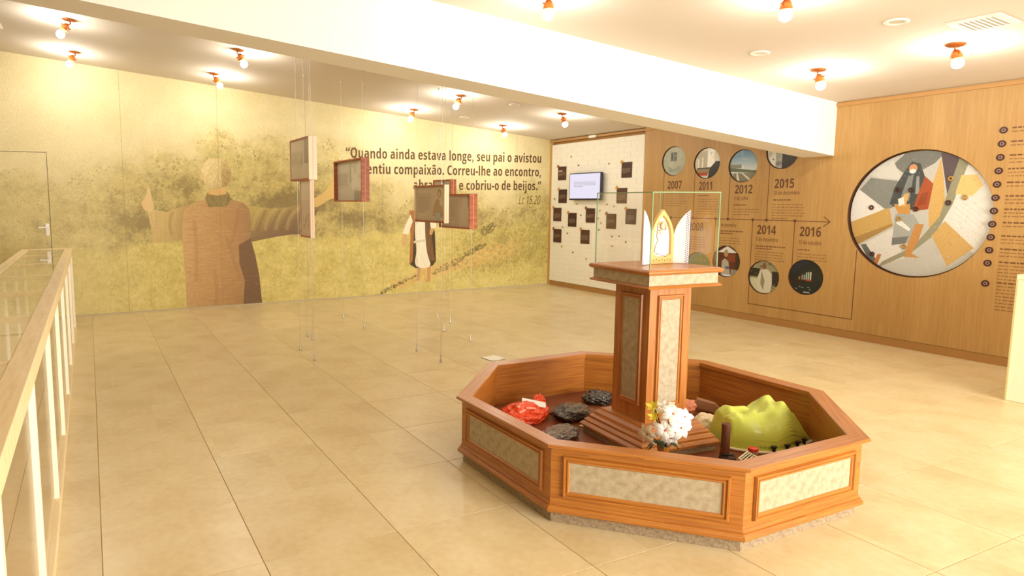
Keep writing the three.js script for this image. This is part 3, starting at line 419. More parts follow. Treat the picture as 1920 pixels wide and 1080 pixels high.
// cards, studs and television on the white panel
{
  const cardT = (i) => { const [c, g] = canvas(128, 144); g.fillStyle = ['#4a2b1c', '#41261a', '#503020'][i % 3]; g.fillRect(0, 0, 128, 144); g.fillStyle = '#a08a72'; if (i === 0) { g.fillStyle = '#d8ccba'; g.fillRect(12, 42, 60, 9); g.fillStyle = '#a08a72'; } const r = 5 + (i % 3); for (let k = 0; k < r; k++) { let x = 14; const L = 14 + (k === r - 1 ? 50 : 96); while (x < L) { const w = rr(6, 20); g.fillRect(x, 62 + k * 8 - (i % 2) * 6, Math.min(w, L - x), 3); x += w + 4; } } return texOf(c); };
  const cards = [[1.925, 8.967, 'topmost of the column beside the mural corner'], [1.541, 8.939, 'second down, between the mural and the television'], [1.233, 9.067, 'third of the column beside the mural corner'], [0.868, 9.052, 'lowest of the column beside the mural corner'], [1.152, 8.679, 'just below the television corner nearest the mural'], [0.884, 8.356, 'lowest one below the television, second from the mural'], [1.231, 8.246, 'below the television corner nearest the oak boards'], [1.922, 7.493, 'topmost one between the television and oak boards'], [1.541, 7.575, 'directly under the topmost card beside the oak boards'], [1.151, 7.779, 'halfway between television and oak boards, low down'], [1.233, 7.376, 'lowest one beside the oak boards']];
  cards.forEach(([y, d, w], i) => {
    const o = thing('text_card', `dark brown text card on white brick ${w}`, 'card', XR - 0.012, y, d, 'brown cards on the brick panel');
    mesh('board', box(0.008, 0.228, 0.205), [std({ map: cardT(i), roughness: 0.6 })][0], o);
    mesh('corner_tag', box(0.006, 0.045, 0.045).rotateX(0.78).translate(-0.007, 0.118, -0.1), std({ color: i % 3 ? '#c48a3c' : '#9c5a24', roughness: 0.6 }), o);
  });
  const sg = new THREE.SphereGeometry(0.014, 10, 8).scale(0.7, 1, 1), sms = [std({ color: '#a8843c', roughness: 0.5 }), std({ color: '#7d5a2c', roughness: 0.5 })];
  [[2.19, 8.75], [2.04, 8.56], [2.03, 7.87], [1.5, 9.15], [1.41, 8.57], [1.23, 8.47], [1.31, 8.03], [1.19, 8.07], [1.12, 8.0], [1.01, 8.04], [1.02, 8.92], [0.92, 8.79], [0.69, 8.93], [0.61, 8.64], [0.53, 8.31], [1.41, 7.88], [1.38, 7.73], [0.92, 7.75], [0.93, 7.6], [0.85, 7.46], [0.77, 7.74]].forEach(([y, d], i) => { const m = mesh('wall_stud', sg, sms[i % 2]); m.position.set(XR - 0.014, y, -d); tag(m, 'small loose brown stud between the cards on white brick', 'stud', 'studs on the brick panel'); });
  const [c, g] = canvas(512, 300); g.fillStyle = '#d6d2e6'; g.fillRect(0, 0, 512, 300); g.fillStyle = '#aaa4ae'; for (let k = 0; k < 4; k++) { let x = 70; const L = k === 3 ? 230 : 440; while (x < L) { const w = rr(14, 46); g.fillRect(x, 98 + k * 17, Math.min(w, L - x), 9); x += w + 7; } }
  const T = texOf(c), o = thing('television', 'wall mounted flat television with a pale lavender screen of text', 'television', XR - 0.09, 1.693, 8.3);
  mesh('housing', rbox(0.045, 0.435, 0.735, 0.012, 0, 0, 0.008), std({ color: '#2a2530', roughness: 0.35 }), o);
  mesh('screen', new THREE.PlaneGeometry(0.7, 0.392).rotateY(-Math.PI / 2).translate(-0.0125, 0.006, 0), std({ color: '#111111', emissive: '#ffffff', emissiveMap: T, emissiveIntensity: 1.5, roughness: 0.3 }), o);
  mesh('wall_bracket', merge([box(0.06, 0.2, 0.3, 0.06, 0, 0), box(0.02, 0.3, 0.04, 0.045, 0, 0.1), box(0.02, 0.3, 0.04, 0.045, 0, -0.1)]), M.black, o);
  const gl = new THREE.RectAreaLight(0xd6d2e6, 1.2, 0.7, 0.392); gl.position.set(XR - 0.12, 1.7, -8.3); gl.lookAt(0, 1.7, -8.3); scene.add(gl);
}

// ------------------------------------------------------------------ ceiling spot lamps with bare bulbs
{
  const slope = Math.atan(-0.0927);
  const spots = [[1.494, 7.086, 0.06, 0.0, 'near the beam, above the spread printed sleeves'], [1.491, 8.517, 0.07, 0.0, 'close to the mural, above the grey haired figure'], [4.33, 8.65, -0.06, 0.0, 'by the mural, above the quotation'], [4.3, 7.28, -0.07, 0.0, 'near the beam, above the hanging picture boxes'], [5.91, 8.72, 0.04, 0.0, 'by the mural, nearest to its oak corner'], [5.87, 7.25, 0.05, 0.0, 'near the beam, above the white brick panel'], [5.97, 3.87, 0.02, -0.02, 'in front of the beam, above the timeline end'], [5.95, 2.833, 0.01, -0.02, 'above the large round mosaic'], [2.98, 3.86, 0.0, 0.0, 'in front of the beam, over the octagonal box'], [4.14, 2.92, 0.0, 0.0, 'between the octagonal box and the round mosaic'], [-0.08, 7.15, -0.08, 0.0, 'above the display case, nearer the beam'], [-0.06, 8.62, -0.06, 0.0, 'above the display case end, close to the mural']];
  spots.forEach(([x, d, ox, od, w]) => {
    const y = ceilY(x), o = thing('ceiling_spotlight', `copper ceiling spotlight with bare white bulb ${w}`.split(' ').slice(0, 16).join(' '), 'spotlight', x, y, d, 'copper ceiling spotlights');
    mesh('ceiling_plate', new THREE.LatheGeometry([[0, 0.002], [0.062, 0.002], [0.062, -0.006], [0.05, -0.014], [0.012, -0.018], [0, -0.018]].map(([a, b]) => new THREE.Vector2(a, b)), 28).rotateZ(slope), M.copper, o);
    const joint = new THREE.Vector3(ox * 0.25, -0.05, -od * 0.25), bulb = new THREE.Vector3(ox, -0.142, -od), dir = bulb.clone().sub(joint).normalize();
    mesh('arm', new THREE.TubeGeometry(new THREE.CatmullRomCurve3([new THREE.Vector3(0, -0.014, 0), new THREE.Vector3(-ox * 0.15, -0.035, 0), joint]), 10, 0.007, 8), M.copper, o);
    const sh = new THREE.LatheGeometry([[0, -0.012], [0.014, -0.01], [0.026, 0.005], [0.036, 0.03], [0.039, 0.056], [0.036, 0.056], [0.033, 0.03], [0.022, 0.007], [0, -0.006]].map(([a, b]) => new THREE.Vector2(a, b)), 24);
    const q = new THREE.Quaternion().setFromUnitVectors(new THREE.Vector3(0, 1, 0), dir);
    const s = mesh('shade', sh, M.copper, o); s.quaternion.copy(q); s.position.copy(joint);
    const k = mesh('pivot_screw', merge([cyl(0.006, 0.006, 0.096).rotateZ(Math.PI / 2).translate(0, 0.02, 0)]), M.copper, o); k.quaternion.copy(q); k.position.copy(joint);
    const b = mesh('bulb', new THREE.SphereGeometry(0.04, 24, 16), M.bulb, o); b.position.copy(bulb);
    const L = new THREE.PointLight(new THREE.Color().setRGB(1, 0.97, 0.9), LAMP, 0, 2); L.position.copy(bulb).add(o.position); L.shadow.radius = 1.9; L.castShadow = true; scene.add(L);
  });
  // round recessed fittings and vents
  [[5.149, 2.813, 'in front of the beam beside the square vent'], [5.177, 3.859, 'in front of the beam, right against it'], [5.085, 7.24, 'behind the beam, above the quotation'], [5.14, 8.6, 'behind the beam, close to the mural']].forEach(([x, d, w]) => {
    const o = thing('recessed_downlight', `small round white recessed ceiling fitting ${w}`, 'downlight', x, ceilY(x), d, 'recessed round fittings'); o.rotation.z = slope;
    mesh('ring', new THREE.LatheGeometry([[0.045, 0.001], [0.075, 0.001], [0.075, -0.005], [0.06, -0.012], [0.045, -0.004]].map(([a, b]) => new THREE.Vector2(a, b)), 32), M.white, o);
    mesh('lens', cyl(0.046, 0.046, 0.004, 0, -0.002, 0, 28), std({ color: '#d8d2c4', roughness: 0.4 }), o);
  });
  [[5.56, 2.5, 'above the large round mosaic'], [-0.86, 7.9, 'above the display case']].forEach(([x, d, w]) => {
    const o = thing('ceiling_vent', `square white ceiling vent with slats ${w}`, 'vent', x, ceilY(x), d, 'ceiling vents'); o.rotation.z = slope;
    mesh('vent_frame', frameMoulding(0.24, 0.24, [[0, 0], [0, 0.012], [0.03, 0.006], [0.03, 0]]).rotateX(Math.PI / 2), M.white, o);
    mesh('backing', box(0.25, 0.003, 0.25, 0, -0.0015, 0), std({ color: '#d9d4c4' }), o);
    for (let i = 0; i < 8; i++) mesh('slat', box(0.24, 0.002, 0.022).rotateX(0.35).translate(0, -0.007, -0.105 + i * 0.03), M.white, o);
  });
}

// ------------------------------------------------------------------ hanging double-sided picture boxes and their cables
{
  const frameT = texOf(woodCanvas(256, 256, [190, 112, 70], [170, 92, 54], [138, 70, 40], 12, 0.06, 61), true, true), fm = std({ map: rep(frameT, 2, 2), roughness: 0.45 }), paleEnd = std({ color: '#efd0b0', roughness: 0.45 });
  const prints = [
    (g, W, H) => { g.fillStyle = '#b9ac98'; g.fillRect(0, 0, W, H); g.fillStyle = '#a59884'; g.fillRect(0, H * 0.28, W * 0.55, H * 0.34); g.fillStyle = '#5f5347'; g.fillRect(W * 0.76, 0, W * 0.24, H * 0.62); g.fillStyle = '#85786a'; g.beginPath(); g.ellipse(W * 0.62, H * 0.5, W * 0.05, H * 0.24, 0.1, 0, 7); g.fill(); g.fillStyle = '#c4b9a4'; g.fillRect(W * 0.6, H * 0.66, W * 0.4, H * 0.34); },
    (g, W, H) => { g.fillStyle = '#b3a28e'; g.fillRect(0, 0, W, H); g.fillStyle = '#c2b4a0'; g.fillRect(0, 0, W, H * 0.35); g.fillStyle = '#8f765c'; for (let i = 0; i < 26; i++) { g.globalAlpha = 0.4; g.beginPath(); g.ellipse(W * rr(0.2, 0.8), H * rr(0.6, 0.9), W * 0.09, H * 0.03, rr(0, 3), 0, 7); g.fill(); } g.globalAlpha = 1; },
    (g, W, H) => { g.fillStyle = '#a9a395'; g.fillRect(0, 0, W, H); g.fillStyle = '#98907f'; g.fillRect(0, H * 0.3, W * 0.4, H * 0.32); g.fillStyle = '#c3c2b4'; for (const [x, y, r] of [[0.55, 0.3, 0.1], [0.7, 0.5, 0.15], [0.86, 0.62, 0.14], [0.6, 0.6, 0.1], [0.82, 0.2, 0.13]]) { g.beginPath(); g.ellipse(W * x, H * y, W * r * 0.7, H * r * 1.3, 0.2, 0, 7); g.fill(); } g.fillStyle = '#6d6a5e'; g.fillRect(W * 0.64, H * 0.76, W * 0.36, H * 0.24); g.fillStyle = '#7b8070'; g.fillRect(W * 0.48, H * 0.05, W * 0.06, H * 0.5); },
    (g, W, H) => { g.fillStyle = '#b5a888'; g.fillRect(0, 0, W, H); g.fillStyle = '#a2937a'; g.fillRect(W * 0.05, H * 0.18, W * 0.48, H * 0.52); g.fillStyle = '#c4b88f'; g.fillRect(W * 0.7, 0, W * 0.3, H); g.fillStyle = '#9c7a50'; g.beginPath(); g.moveTo(W * 0.58, H * 0.86); g.quadraticCurveTo(W * 0.62, H * 0.4, W * 0.76, H * 0.34); g.quadraticCurveTo(W * 0.95, H * 0.5, W * 0.93, H * 0.9); g.fill(); g.fillStyle = '#7d5638'; g.beginPath(); g.ellipse(W * 0.8, H * 0.2, W * 0.07, H * 0.13, 0, 0, 7); g.fill(); g.fillStyle = '#b98f6c'; g.beginPath(); g.ellipse(W * 0.8, H * 0.22, W * 0.045, H * 0.09, 0, 0, 7); g.fill(); g.fillStyle = '#c8c0a2'; g.fillRect(W * 0.82, H * 0.4, W * 0.12, H * 0.14); g.fillStyle = '#9aa0ad'; g.fillRect(W * 0.68, H * 0.76, W * 0.16, H * 0.24); g.fillStyle = '#7d7058'; g.fillRect(W * 0.07, H * 0.73, W * 0.24, H * 0.03); },
    (g, W, H) => { g.fillStyle = '#a7937a'; g.fillRect(0, 0, W, H); g.fillStyle = '#9a866e'; g.fillRect(W * 0.05, H * 0.12, W * 0.52, H * 0.7); g.fillStyle = '#6e685c'; g.fillRect(W * 0.82, 0, W * 0.18, H * 0.4); g.fillStyle = '#b3a68e'; g.beginPath(); g.moveTo(W * 0.6, H); g.lineTo(W * 0.74, 0); g.lineTo(W * 0.86, 0); g.lineTo(W * 0.9, H * 0.4); g.lineTo(W, H); g.fill(); g.fillStyle = '#786f5e'; g.fillRect(W * 0.06, H * 0.88, W * 0.28, H * 0.03); },
    (g, W, H) => { g.fillStyle = '#a89a88'; g.fillRect(0, 0, W, H); g.fillStyle = '#5d564c'; g.fillRect(W * 0.55, 0, W * 0.2, H); g.fillStyle = '#bcae98'; g.fillRect(0, H * 0.1, W * 0.5, H * 0.7); },
  ];
  // x of the box middle, near end depth, far end depth, bottom, top, box thickness, print recess, label, cables (depths)
  const F = [
    [1.84, 5.69, 6.30, 1.665, 2.053, 0.078, 0.006, 'hanging wooden picture box with pale end, above the narrow one', [5.73, 6.2]],
    [2.105, 6.555, 6.93, 1.09, 1.70, 0.045, 0.01, 'narrow tall hanging picture box below a wider one', [6.61, 6.81]],
    [2.852, 6.92, 7.84, 1.465, 1.96, 0.10, 0.045, 'deep reddish hanging picture box over the opening words of the quotation', [6.98, 7.69]],
    [2.872, 5.09, 5.685, 1.276, 1.617, 0.045, 0.016, 'hanging picture box showing a robed figure, before the printed son', [5.176, 5.676]],
    [3.588, 5.80, 6.45, 1.18, 1.545, 0.095, 0.03, 'reddish hanging picture box between the robed figure one and the brick panel', [5.828, 6.407]],
    [3.905, 6.765, 7.2, 1.36, 1.724, 0.08, 0.012, 'small reddish hanging picture box between the robed figure one and the quotation', [6.81, 7.137]],
  ];
  F.forEach(([x, n, f, y0, y1, t, inset, label, cables], i) => {
    const w = f - n, h = y1 - y0, o = thing('hanging_picture_box', label, 'picture', x, y0, (n + f) / 2, 'picture boxes hung on steel cables'), rt = 0.016;
    for (const s of [1, -1]) mesh('end_board', boxUV(rbox(t, h, rt, 0, h / 2, s * (w / 2 - rt / 2), 0.002)), [0, 1, 3].includes(i) ? paleEnd : fm, o);
    mesh('top_board', boxUV(box(t, rt, w - 2 * rt, 0, h - rt / 2, 0)), fm, o); mesh('bottom_board', boxUV(box(t, rt, w - 2 * rt, 0, rt / 2, 0)), fm, o);
    const [c, g] = canvas(256, Math.round(256 * h / w)); prints[i](g, 256, c.height); g.fillStyle = 'rgba(90,76,60,.45)'; if (i !== 1) for (let k = 0; k < 9; k++) g.fillRect(18, c.height * (0.3 + k * 0.045), 90 + rr(-14, 20), 2);
    g.fillStyle = 'rgba(236,224,204,.38)'; g.fillRect(0, 0, 256, c.height); const pm = std({ map: texOf(c), roughness: 0.25 });
    for (const s of [-1, 1]) mesh('print', new THREE.PlaneGeometry(w - 2 * rt, h - 2 * rt).rotateY(s * Math.PI / 2).translate(s * (t / 2 - inset), h / 2, 0), pm, o);
    mesh('core_board', box(t - 2 * inset - 0.002, h - 2 * rt, w - 2 * rt, 0, h / 2, 0), M.darkEdge, o);
    for (const s of [1, -1]) mesh('middle_joint', box(0.004, h - 0.004, 0.002, 0, h / 2, s * (w / 2 + 0.0006)), std({ color: '#e0b090', roughness: 0.5 }), o);
    cables.forEach((d, k) => {
      const cx = x + (k ? 0.003 : -0.003), yc = ceilY(cx), q = thing('suspension_cable', `thin steel cable with floor weight holding the ${k ? 'far' : 'near'} end of ${['the upper pale ended box', 'the narrow tall box', 'the deep reddish box', 'the robed figure box', 'the box towards the brick panel', 'the box before the quotation'][i]}`.split(' ').slice(0, 16).join(' '), 'cable', cx, 0, d, 'steel cables');
      mesh('wire', merge([cyl(0.0016, 0.0016, y0 - 0.06, 0, 0.06 + (y0 - 0.06) / 2, 0, 6), cyl(0.0016, 0.0016, yc - y1, 0, (y1 + yc) / 2, 0, 6)]), M.steel, q);
      mesh('floor_weight', new THREE.LatheGeometry([[0, 0], [0.011, 0], [0.011, 0.012], [0.006, 0.03], [0.004, 0.075], [0, 0.075]].map(([a, b]) => new THREE.Vector2(a, b)), 14), M.steel, q);
      mesh('clamp', merge([cyl(0.006, 0.006, 0.014, 0, y0 - 0.007, 0, 10), cyl(0.006, 0.006, 0.014, 0, y1 + 0.007, 0, 10)]), M.steel, q);
      mesh('ceiling_fixing', cyl(0.009, 0.009, 0.016, 0, yc - 0.008, 0, 12), M.steel, q);
    });
  });
}

// ------------------------------------------------------------------ octagonal wooden box
const OX = 2.82, OD = 2.715;
{
  const o = thing('octagonal_box', 'low octagonal wooden enclosure with stone panels around the pedestal', 'enclosure', OX, 0, OD);
  const ap = 0.948, side = 2 * 0.956 * Math.tan(Math.PI / 8);
  const skirt = mitredSide(8, [[ap - 0.04, 0], [ap, 0], [ap, 0.062], [ap - 0.04, 0.062]]);
  const base = mitredSide(8, [[ap - 0.03, 0.055], [0.972, 0.055], [0.978, 0.062], [0.978, 0.072], [0.968, 0.084], [0.962, 0.086], [0.962, 0.094], [0.957, 0.1], [ap - 0.03, 0.1]]);
  const wall = mitredSide(8, [[0.918, 0.06], [0.956, 0.06], [0.956, 0.352], [0.918, 0.352]]);
  const cap = mitredSide(8, [[0.9, 0.352], [0.956, 0.352], [0.966, 0.356], [0.978, 0.362], [0.987, 0.366], [0.987, 0.374], [0.983, 0.38], [0.904, 0.38], [0.9, 0.376]]);
  const sw = side - 0.17, shh = 0.135, sy = 0.228;
  const stoneG = boxUV(box(sw + 0.01, shh + 0.01, 0.006, 0, sy, 0.957));
  const mould = frameMoulding(sw, shh, [[0, 0], [0, 0.006], [0.005, 0.012], [0.011, 0.012], [0.013, 0.008], [0.017, 0.008], [0.02, 0.015], [0.027, 0.015], [0.031, 0.004], [0.031, 0]]).translate(0, sy, 0.955);
  const wm = [M.redWood, M.redWood2];
  for (let k = 0; k < 8; k++) {
    const q = new THREE.Group(); q.name = 'side'; q.rotation.y = k * Math.PI / 4; o.add(q);
    mesh('wall_board', wall, wm[k % 2], q); mesh('cap_rail', cap, wm[(k + 1) % 2], q); mesh('base_moulding', base, wm[k % 2], q); mesh('stone_skirting', skirt, M.granite, q);
    mesh('stone_panel', stoneG, M.stone, q); mesh('panel_moulding', mould, wm[(k + 1) % 2], q);
  }
  const fs = new THREE.Shape(); for (let k = 0; k < 8; k++) { const a = (k + 0.5) * Math.PI / 4, r = 0.92 / Math.cos(Math.PI / 8); k ? fs.lineTo(Math.cos(a) * r, Math.sin(a) * r) : fs.moveTo(Math.cos(a) * r, Math.sin(a) * r); }
  mesh('floor_board', new THREE.ExtrudeGeometry(fs, { depth: 0.03, bevelEnabled: false }).rotateX(-Math.PI / 2).translate(0, 0.07, 0), std({ color: '#7a3f1c', roughness: 0.45 }), o);
}
const FY = 0.1;      // inside floor of the box
const PX = 2.862, PD = 2.71, PROT = -0.085, TOPY = 1.118;
// pedestal
{
  const o = thing('pedestal', 'square wooden pedestal with stone panels standing inside the octagonal box', 'pedestal', PX, 0, PD); o.rotation.y = PROT;
  const ring = (name, prof, mats, parent = o) => { for (let k = 0; k < 4; k++) { const m = mesh(name, name === 'column_face' ? turnUV(mitredSide(4, prof)) : mitredSide(4, prof), Array.isArray(mats) ? mats[k % 2] : mats, parent); m.rotation.y = k * Math.PI / 2; } };
  const W2 = [M.redWood, M.redWood2];
  ring('base_stone', [[0.2, FY], [0.252, FY], [0.252, 0.142], [0.2, 0.142]], M.granite);
  ring('base_step', [[0, 0.14], [0.268, 0.14], [0.268, 0.152], [0.258, 0.165], [0.25, 0.168], [0.25, 0.178], [0.24, 0.19], [0.23, 0.194], [0.23, 0.205], [0.22, 0.216], [0.212, 0.216], [0.206, 0.232], [0.196, 0.247], [0.186, 0.25], [0.184, 0.258], [0, 0.262]], W2);
  ring('column_face', [[0, 0.255], [0.14, 0.255], [0.14, 1.02], [0, 1.02]].map(([a, b]) => [a, b]), W2);
  const pw = 0.125, ph = 0.57, py = 0.655;
  for (let k = 0; k < 4; k++) {
    const q = new THREE.Group(); q.name = 'column_panel'; q.rotation.y = k * Math.PI / 2; o.add(q);
    mesh('stone_panel', boxUV(box(pw + 0.008, ph + 0.008, 0.006, 0, py, 0.141)), M.stone, q);
    mesh('panel_moulding', frameMoulding(pw, ph, [[0, 0], [0, 0.005], [0.004, 0.009], [0.009, 0.009], [0.011, 0.006], [0.015, 0.006], [0.018, 0.012], [0.024, 0.012], [0.027, 0.003], [0.027, 0]]).translate(0, py, 0.1395), M.redWood, q);
  }
  ring('lower_moulding', [[0, 1.01], [0.16, 1.01], [0.225, 1.014], [0.243, 1.018], [0.246, 1.024], [0.24, 1.03], [0.232, 1.034], [0, 1.034]], W2);
  ring('stone_frieze', [[0, 1.032], [0.23, 1.032], [0.23, 1.09], [0, 1.09]], M.stone);
  ring('table_edge', [[0, 1.088], [0.232, 1.088], [0.244, 1.092], [0.25, 1.1], [0.25, 1.107], [0.244, 1.114], [0.23, TOPY], [0, TOPY]], [M.redWood, M.redWood2]);
}
// glass box on the pedestal
{
  const o = thing('glass_display_box', 'clear glass box with greenish edges on top of the pedestal', 'glass box', PX, TOPY + 0.001, PD); o.rotation.y = PROT;
  const h = 0.402, a = 0.226, t = 0.005;
  for (let k = 0; k < 4; k++) {
    const q = new THREE.Group(); q.name = 'glass_side'; q.rotation.y = k * Math.PI / 2; o.add(q);
    mesh('pane', box(2 * a - 2 * t - 0.002, h - t, t, 0, (h - t) / 2, a - t / 2), M.glass, q);
    const e = mesh('glass_edge', box(t, h - 0.001, t, a - t / 2, h / 2, a - t / 2), M.glassEdge, q);
    mesh('top_edge', box(2 * a - 2 * t, t, 0.003, 0, h - t / 2, a - 0.0015), M.glassEdge, q);
  }
  mesh('top_pane', box(2 * a - 0.008, t, 2 * a - 0.008, 0, h - t / 2, 0), M.glass, o);
}
// triptych under the glass
{
  const o = thing('triptych', 'small pointed triptych with gilded centre and white dotted wings inside the glass box', 'triptych', 2.932, TOPY + 0.001, 2.73); o.rotation.y = -0.06;
  const gold = std({ color: '#dcb068', roughness: 0.45, metalness: 0.15 }), Hc = 0.302, w = 0.162;
  const arch = (w, h, y0 = 0, sp = 0.45) => { const s = new THREE.Shape(); s.moveTo(-w / 2, y0); s.lineTo(w / 2, y0); s.lineTo(w / 2, h * sp); s.bezierCurveTo(w / 2, h * 0.7, w * 0.2, h * 0.9, 0, h); s.bezierCurveTo(-w * 0.2, h * 0.9, -w / 2, h * 0.7, -w / 2, h * sp); s.closePath(); return s; };
  const s = arch(w, Hc), inner = new THREE.Path(); { const a = w * 0.4, h = Hc * 0.9; inner.moveTo(-a, 0.05); inner.quadraticCurveTo(-a * 0.6, 0.048, -a * 0.5, 0.036); inner.lineTo(a * 0.5, 0.036); inner.quadraticCurveTo(a * 0.6, 0.048, a, 0.05); inner.lineTo(a, Hc * 0.45); inner.bezierCurveTo(a, Hc * 0.68, a * 0.45, Hc * 0.84, 0, h); inner.bezierCurveTo(-a * 0.45, Hc * 0.84, -a, Hc * 0.68, -a, Hc * 0.45); inner.closePath(); }
  s.holes.push(inner);
  mesh('centre_frame', new THREE.ExtrudeGeometry(s, { depth: 0.018, bevelEnabled: true, bevelSize: 0.002, bevelThickness: 0.002, bevelSegments: 2, curveSegments: 20 }).translate(0, 0.002, -0.009), gold, o);
  const [ic, ig] = canvas(256, 512); ig.fillStyle = '#efe9e2'; ig.fillRect(0, 0, 256, 512); for (let i = 0; i < 160; i++) { ig.globalAlpha = 0.25; ig.fillStyle = ['#fffdf8', '#dcd6d2', '#e9dccb'][i % 3]; ig.beginPath(); ig.ellipse(rr(0, 256), rr(0, 512), rr(5, 20), rr(3, 10), rr(0, 3), 0, 7); ig.fill(); } ig.globalAlpha = 1; ig.strokeStyle = '#a39a98'; ig.lineWidth = 5; ig.beginPath(); ig.moveTo(70, 430); ig.lineTo(150, 350); ig.stroke();
  const pg = new THREE.ShapeGeometry(arch(w * 0.84, Hc * 0.93, 0.02, 0.46), 20); { const p = pg.attributes.position, u = pg.attributes.uv; for (let i = 0; i < p.count; i++) u.setXY(i, p.getX(i) / w + 0.5, p.getY(i) / Hc); }
  mesh('painted_panel', pg.translate(0, 0, -0.004), std({ map: texOf(ic), roughness: 0.5 }), o);
  mesh('backing', new THREE.ExtrudeGeometry(arch(w * 0.9, Hc * 0.95), { depth: 0.004, bevelEnabled: false }).translate(0, 0.001, -0.0095), gold, o);
  // low relief of two embracing robed figures
  const rel = (pts, r) => { const c = new THREE.CatmullRomCurve3(pts.map(([x, y]) => new THREE.Vector3(x, y, 0))); return new THREE.TubeGeometry(c, 20, r, 10).scale(1, 1, 0.35); };
  mesh('relief_figures', merge([rel([[0.0, 0.05], [0.012, 0.1], [0.004, 0.16], [0, 0.19]], 0.034), rel([[-0.03, 0.06], [-0.02, 0.1], [-0.004, 0.13]], 0.02), rel([[0.026, 0.17], [0.012, 0.14], [-0.016, 0.14]], 0.01), rel([[-0.024, 0.17], [-0.02, 0.145], [0.016, 0.13]], 0.01)]).translate(0, 0, 0.002), std({ color: '#f3ece6', roughness: 0.5 }), o);
  mesh('relief_heads', merge([new THREE.SphereGeometry(0.017, 16, 12).scale(1, 1.2, 0.5).translate(0.004, 0.214, 0.004), new THREE.SphereGeometry(0.014, 16, 12).scale(1, 1.15, 0.5).translate(-0.012, 0.178, 0.008)]), std({ color: '#e3c0a0', roughness: 0.6 }), o);
  mesh('relief_halo', new THREE.TorusGeometry(0.03, 0.004, 8, 28).scale(1, 1.1, 0.5).translate(0.003, 0.205, 0.0), std({ color: '#d8b48c', roughness: 0.5 }), o);
  for (let i = 0; i < 7; i++) mesh('frame_boss', new THREE.SphereGeometry(0.004, 8, 6).translate(-0.06 + i * 0.02, 0.02 + 0.006 * (i % 2), 0.011), std({ color: '#b98a44', roughness: 0.4, metalness: 0.3 }), o);
  // wings: half arches opened forward
  const [wc, wg] = canvas(128, 384); wg.fillStyle = '#f8f6f2'; wg.fillRect(0, 0, 128, 384); for (let y = 8; y < 384; y += 16) for (let x = 8; x < 128; x += 14) { const t = x / 128; wg.fillStyle = t > 0.8 ? '#6d5aa0' : t > 0.5 ? '#b9c2d8' : '#e9dcc0'; wg.beginPath(); wg.arc(x, y + (Math.floor(x / 14) % 2) * 8, t > 0.8 ? 4.6 : 3, 0, 7); wg.fill(); }
  const wT = texOf(wc), wmat = std({ map: wT, roughness: 0.5 });
  const wing = (side, len, ang) => {
    const ww = len, sh = new THREE.Shape(); sh.moveTo(0, 0); sh.lineTo(ww, 0); sh.lineTo(ww, Hc); sh.bezierCurveTo(ww * 0.6, Hc * 0.9, 0, Hc * 0.72, 0, Hc * 0.45); sh.closePath();
    const g = new THREE.ExtrudeGeometry(sh, { depth: 0.008, bevelEnabled: false, curveSegments: 16 }); const p = g.attributes.position, u = g.attributes.uv; for (let i = 0; i < p.count; i++) u.setXY(i, p.getX(i) / ww, p.getY(i) / Hc);
    const q = mesh('wing', side > 0 ? g.translate(0, 0, -0.004) : g.translate(0, 0, -0.004).rotateY(Math.PI), wmat, o);
    q.position.set(side * (w / 2 + 0.003), 0.001, 0.005); q.rotation.y = ang;
    mesh('beaded_edge', new THREE.TubeGeometry(new THREE.LineCurve3(new THREE.Vector3(side * ww, 0.003, 0), new THREE.Vector3(side * ww, Hc, 0)), 2, 0.004, 8), std({ color: '#d9d4e2', roughness: 0.5 }), q);
  };
  wing(1, 0.08, -0.62); wing(-1, 0.08, 0.36);
}

// ------------------------------------------------------------------ offerings inside the box
function lump(rx, ry, rz, s, amp, f, wr = 0.0, detail = 28) {
  let g = mergeVertices(new THREE.IcosahedronGeometry(1, detail).deleteAttribute('normal').deleteAttribute('uv')); const p = g.attributes.position;
  for (let i = 0; i < p.count; i++) {
    const x = p.getX(i), y = p.getY(i), z = p.getZ(i), n = fbm(x * f + s, y * f, z * f, 3), w = wr * (0.5 - Math.min(1, Math.abs(fbm(x * 2.2 + s, y * 2.2 + 3, z * 2.2, 2)) * 4)), k = 1 + amp * n + w;
    p.setXYZ(i, x * k * rx, Math.max(y * k, -0.55) * ry + 0.55 * ry, z * k * rz);
  }
  g.computeVertexNormals(); const c = g.attributes.position, uv = new Float32Array(c.count * 2); for (let i = 0; i < c.count; i++) { uv[2 * i] = c.getX(i); uv[2 * i + 1] = c.getZ(i); } g.setAttribute('uv', new THREE.BufferAttribute(uv, 2)); return g;
}
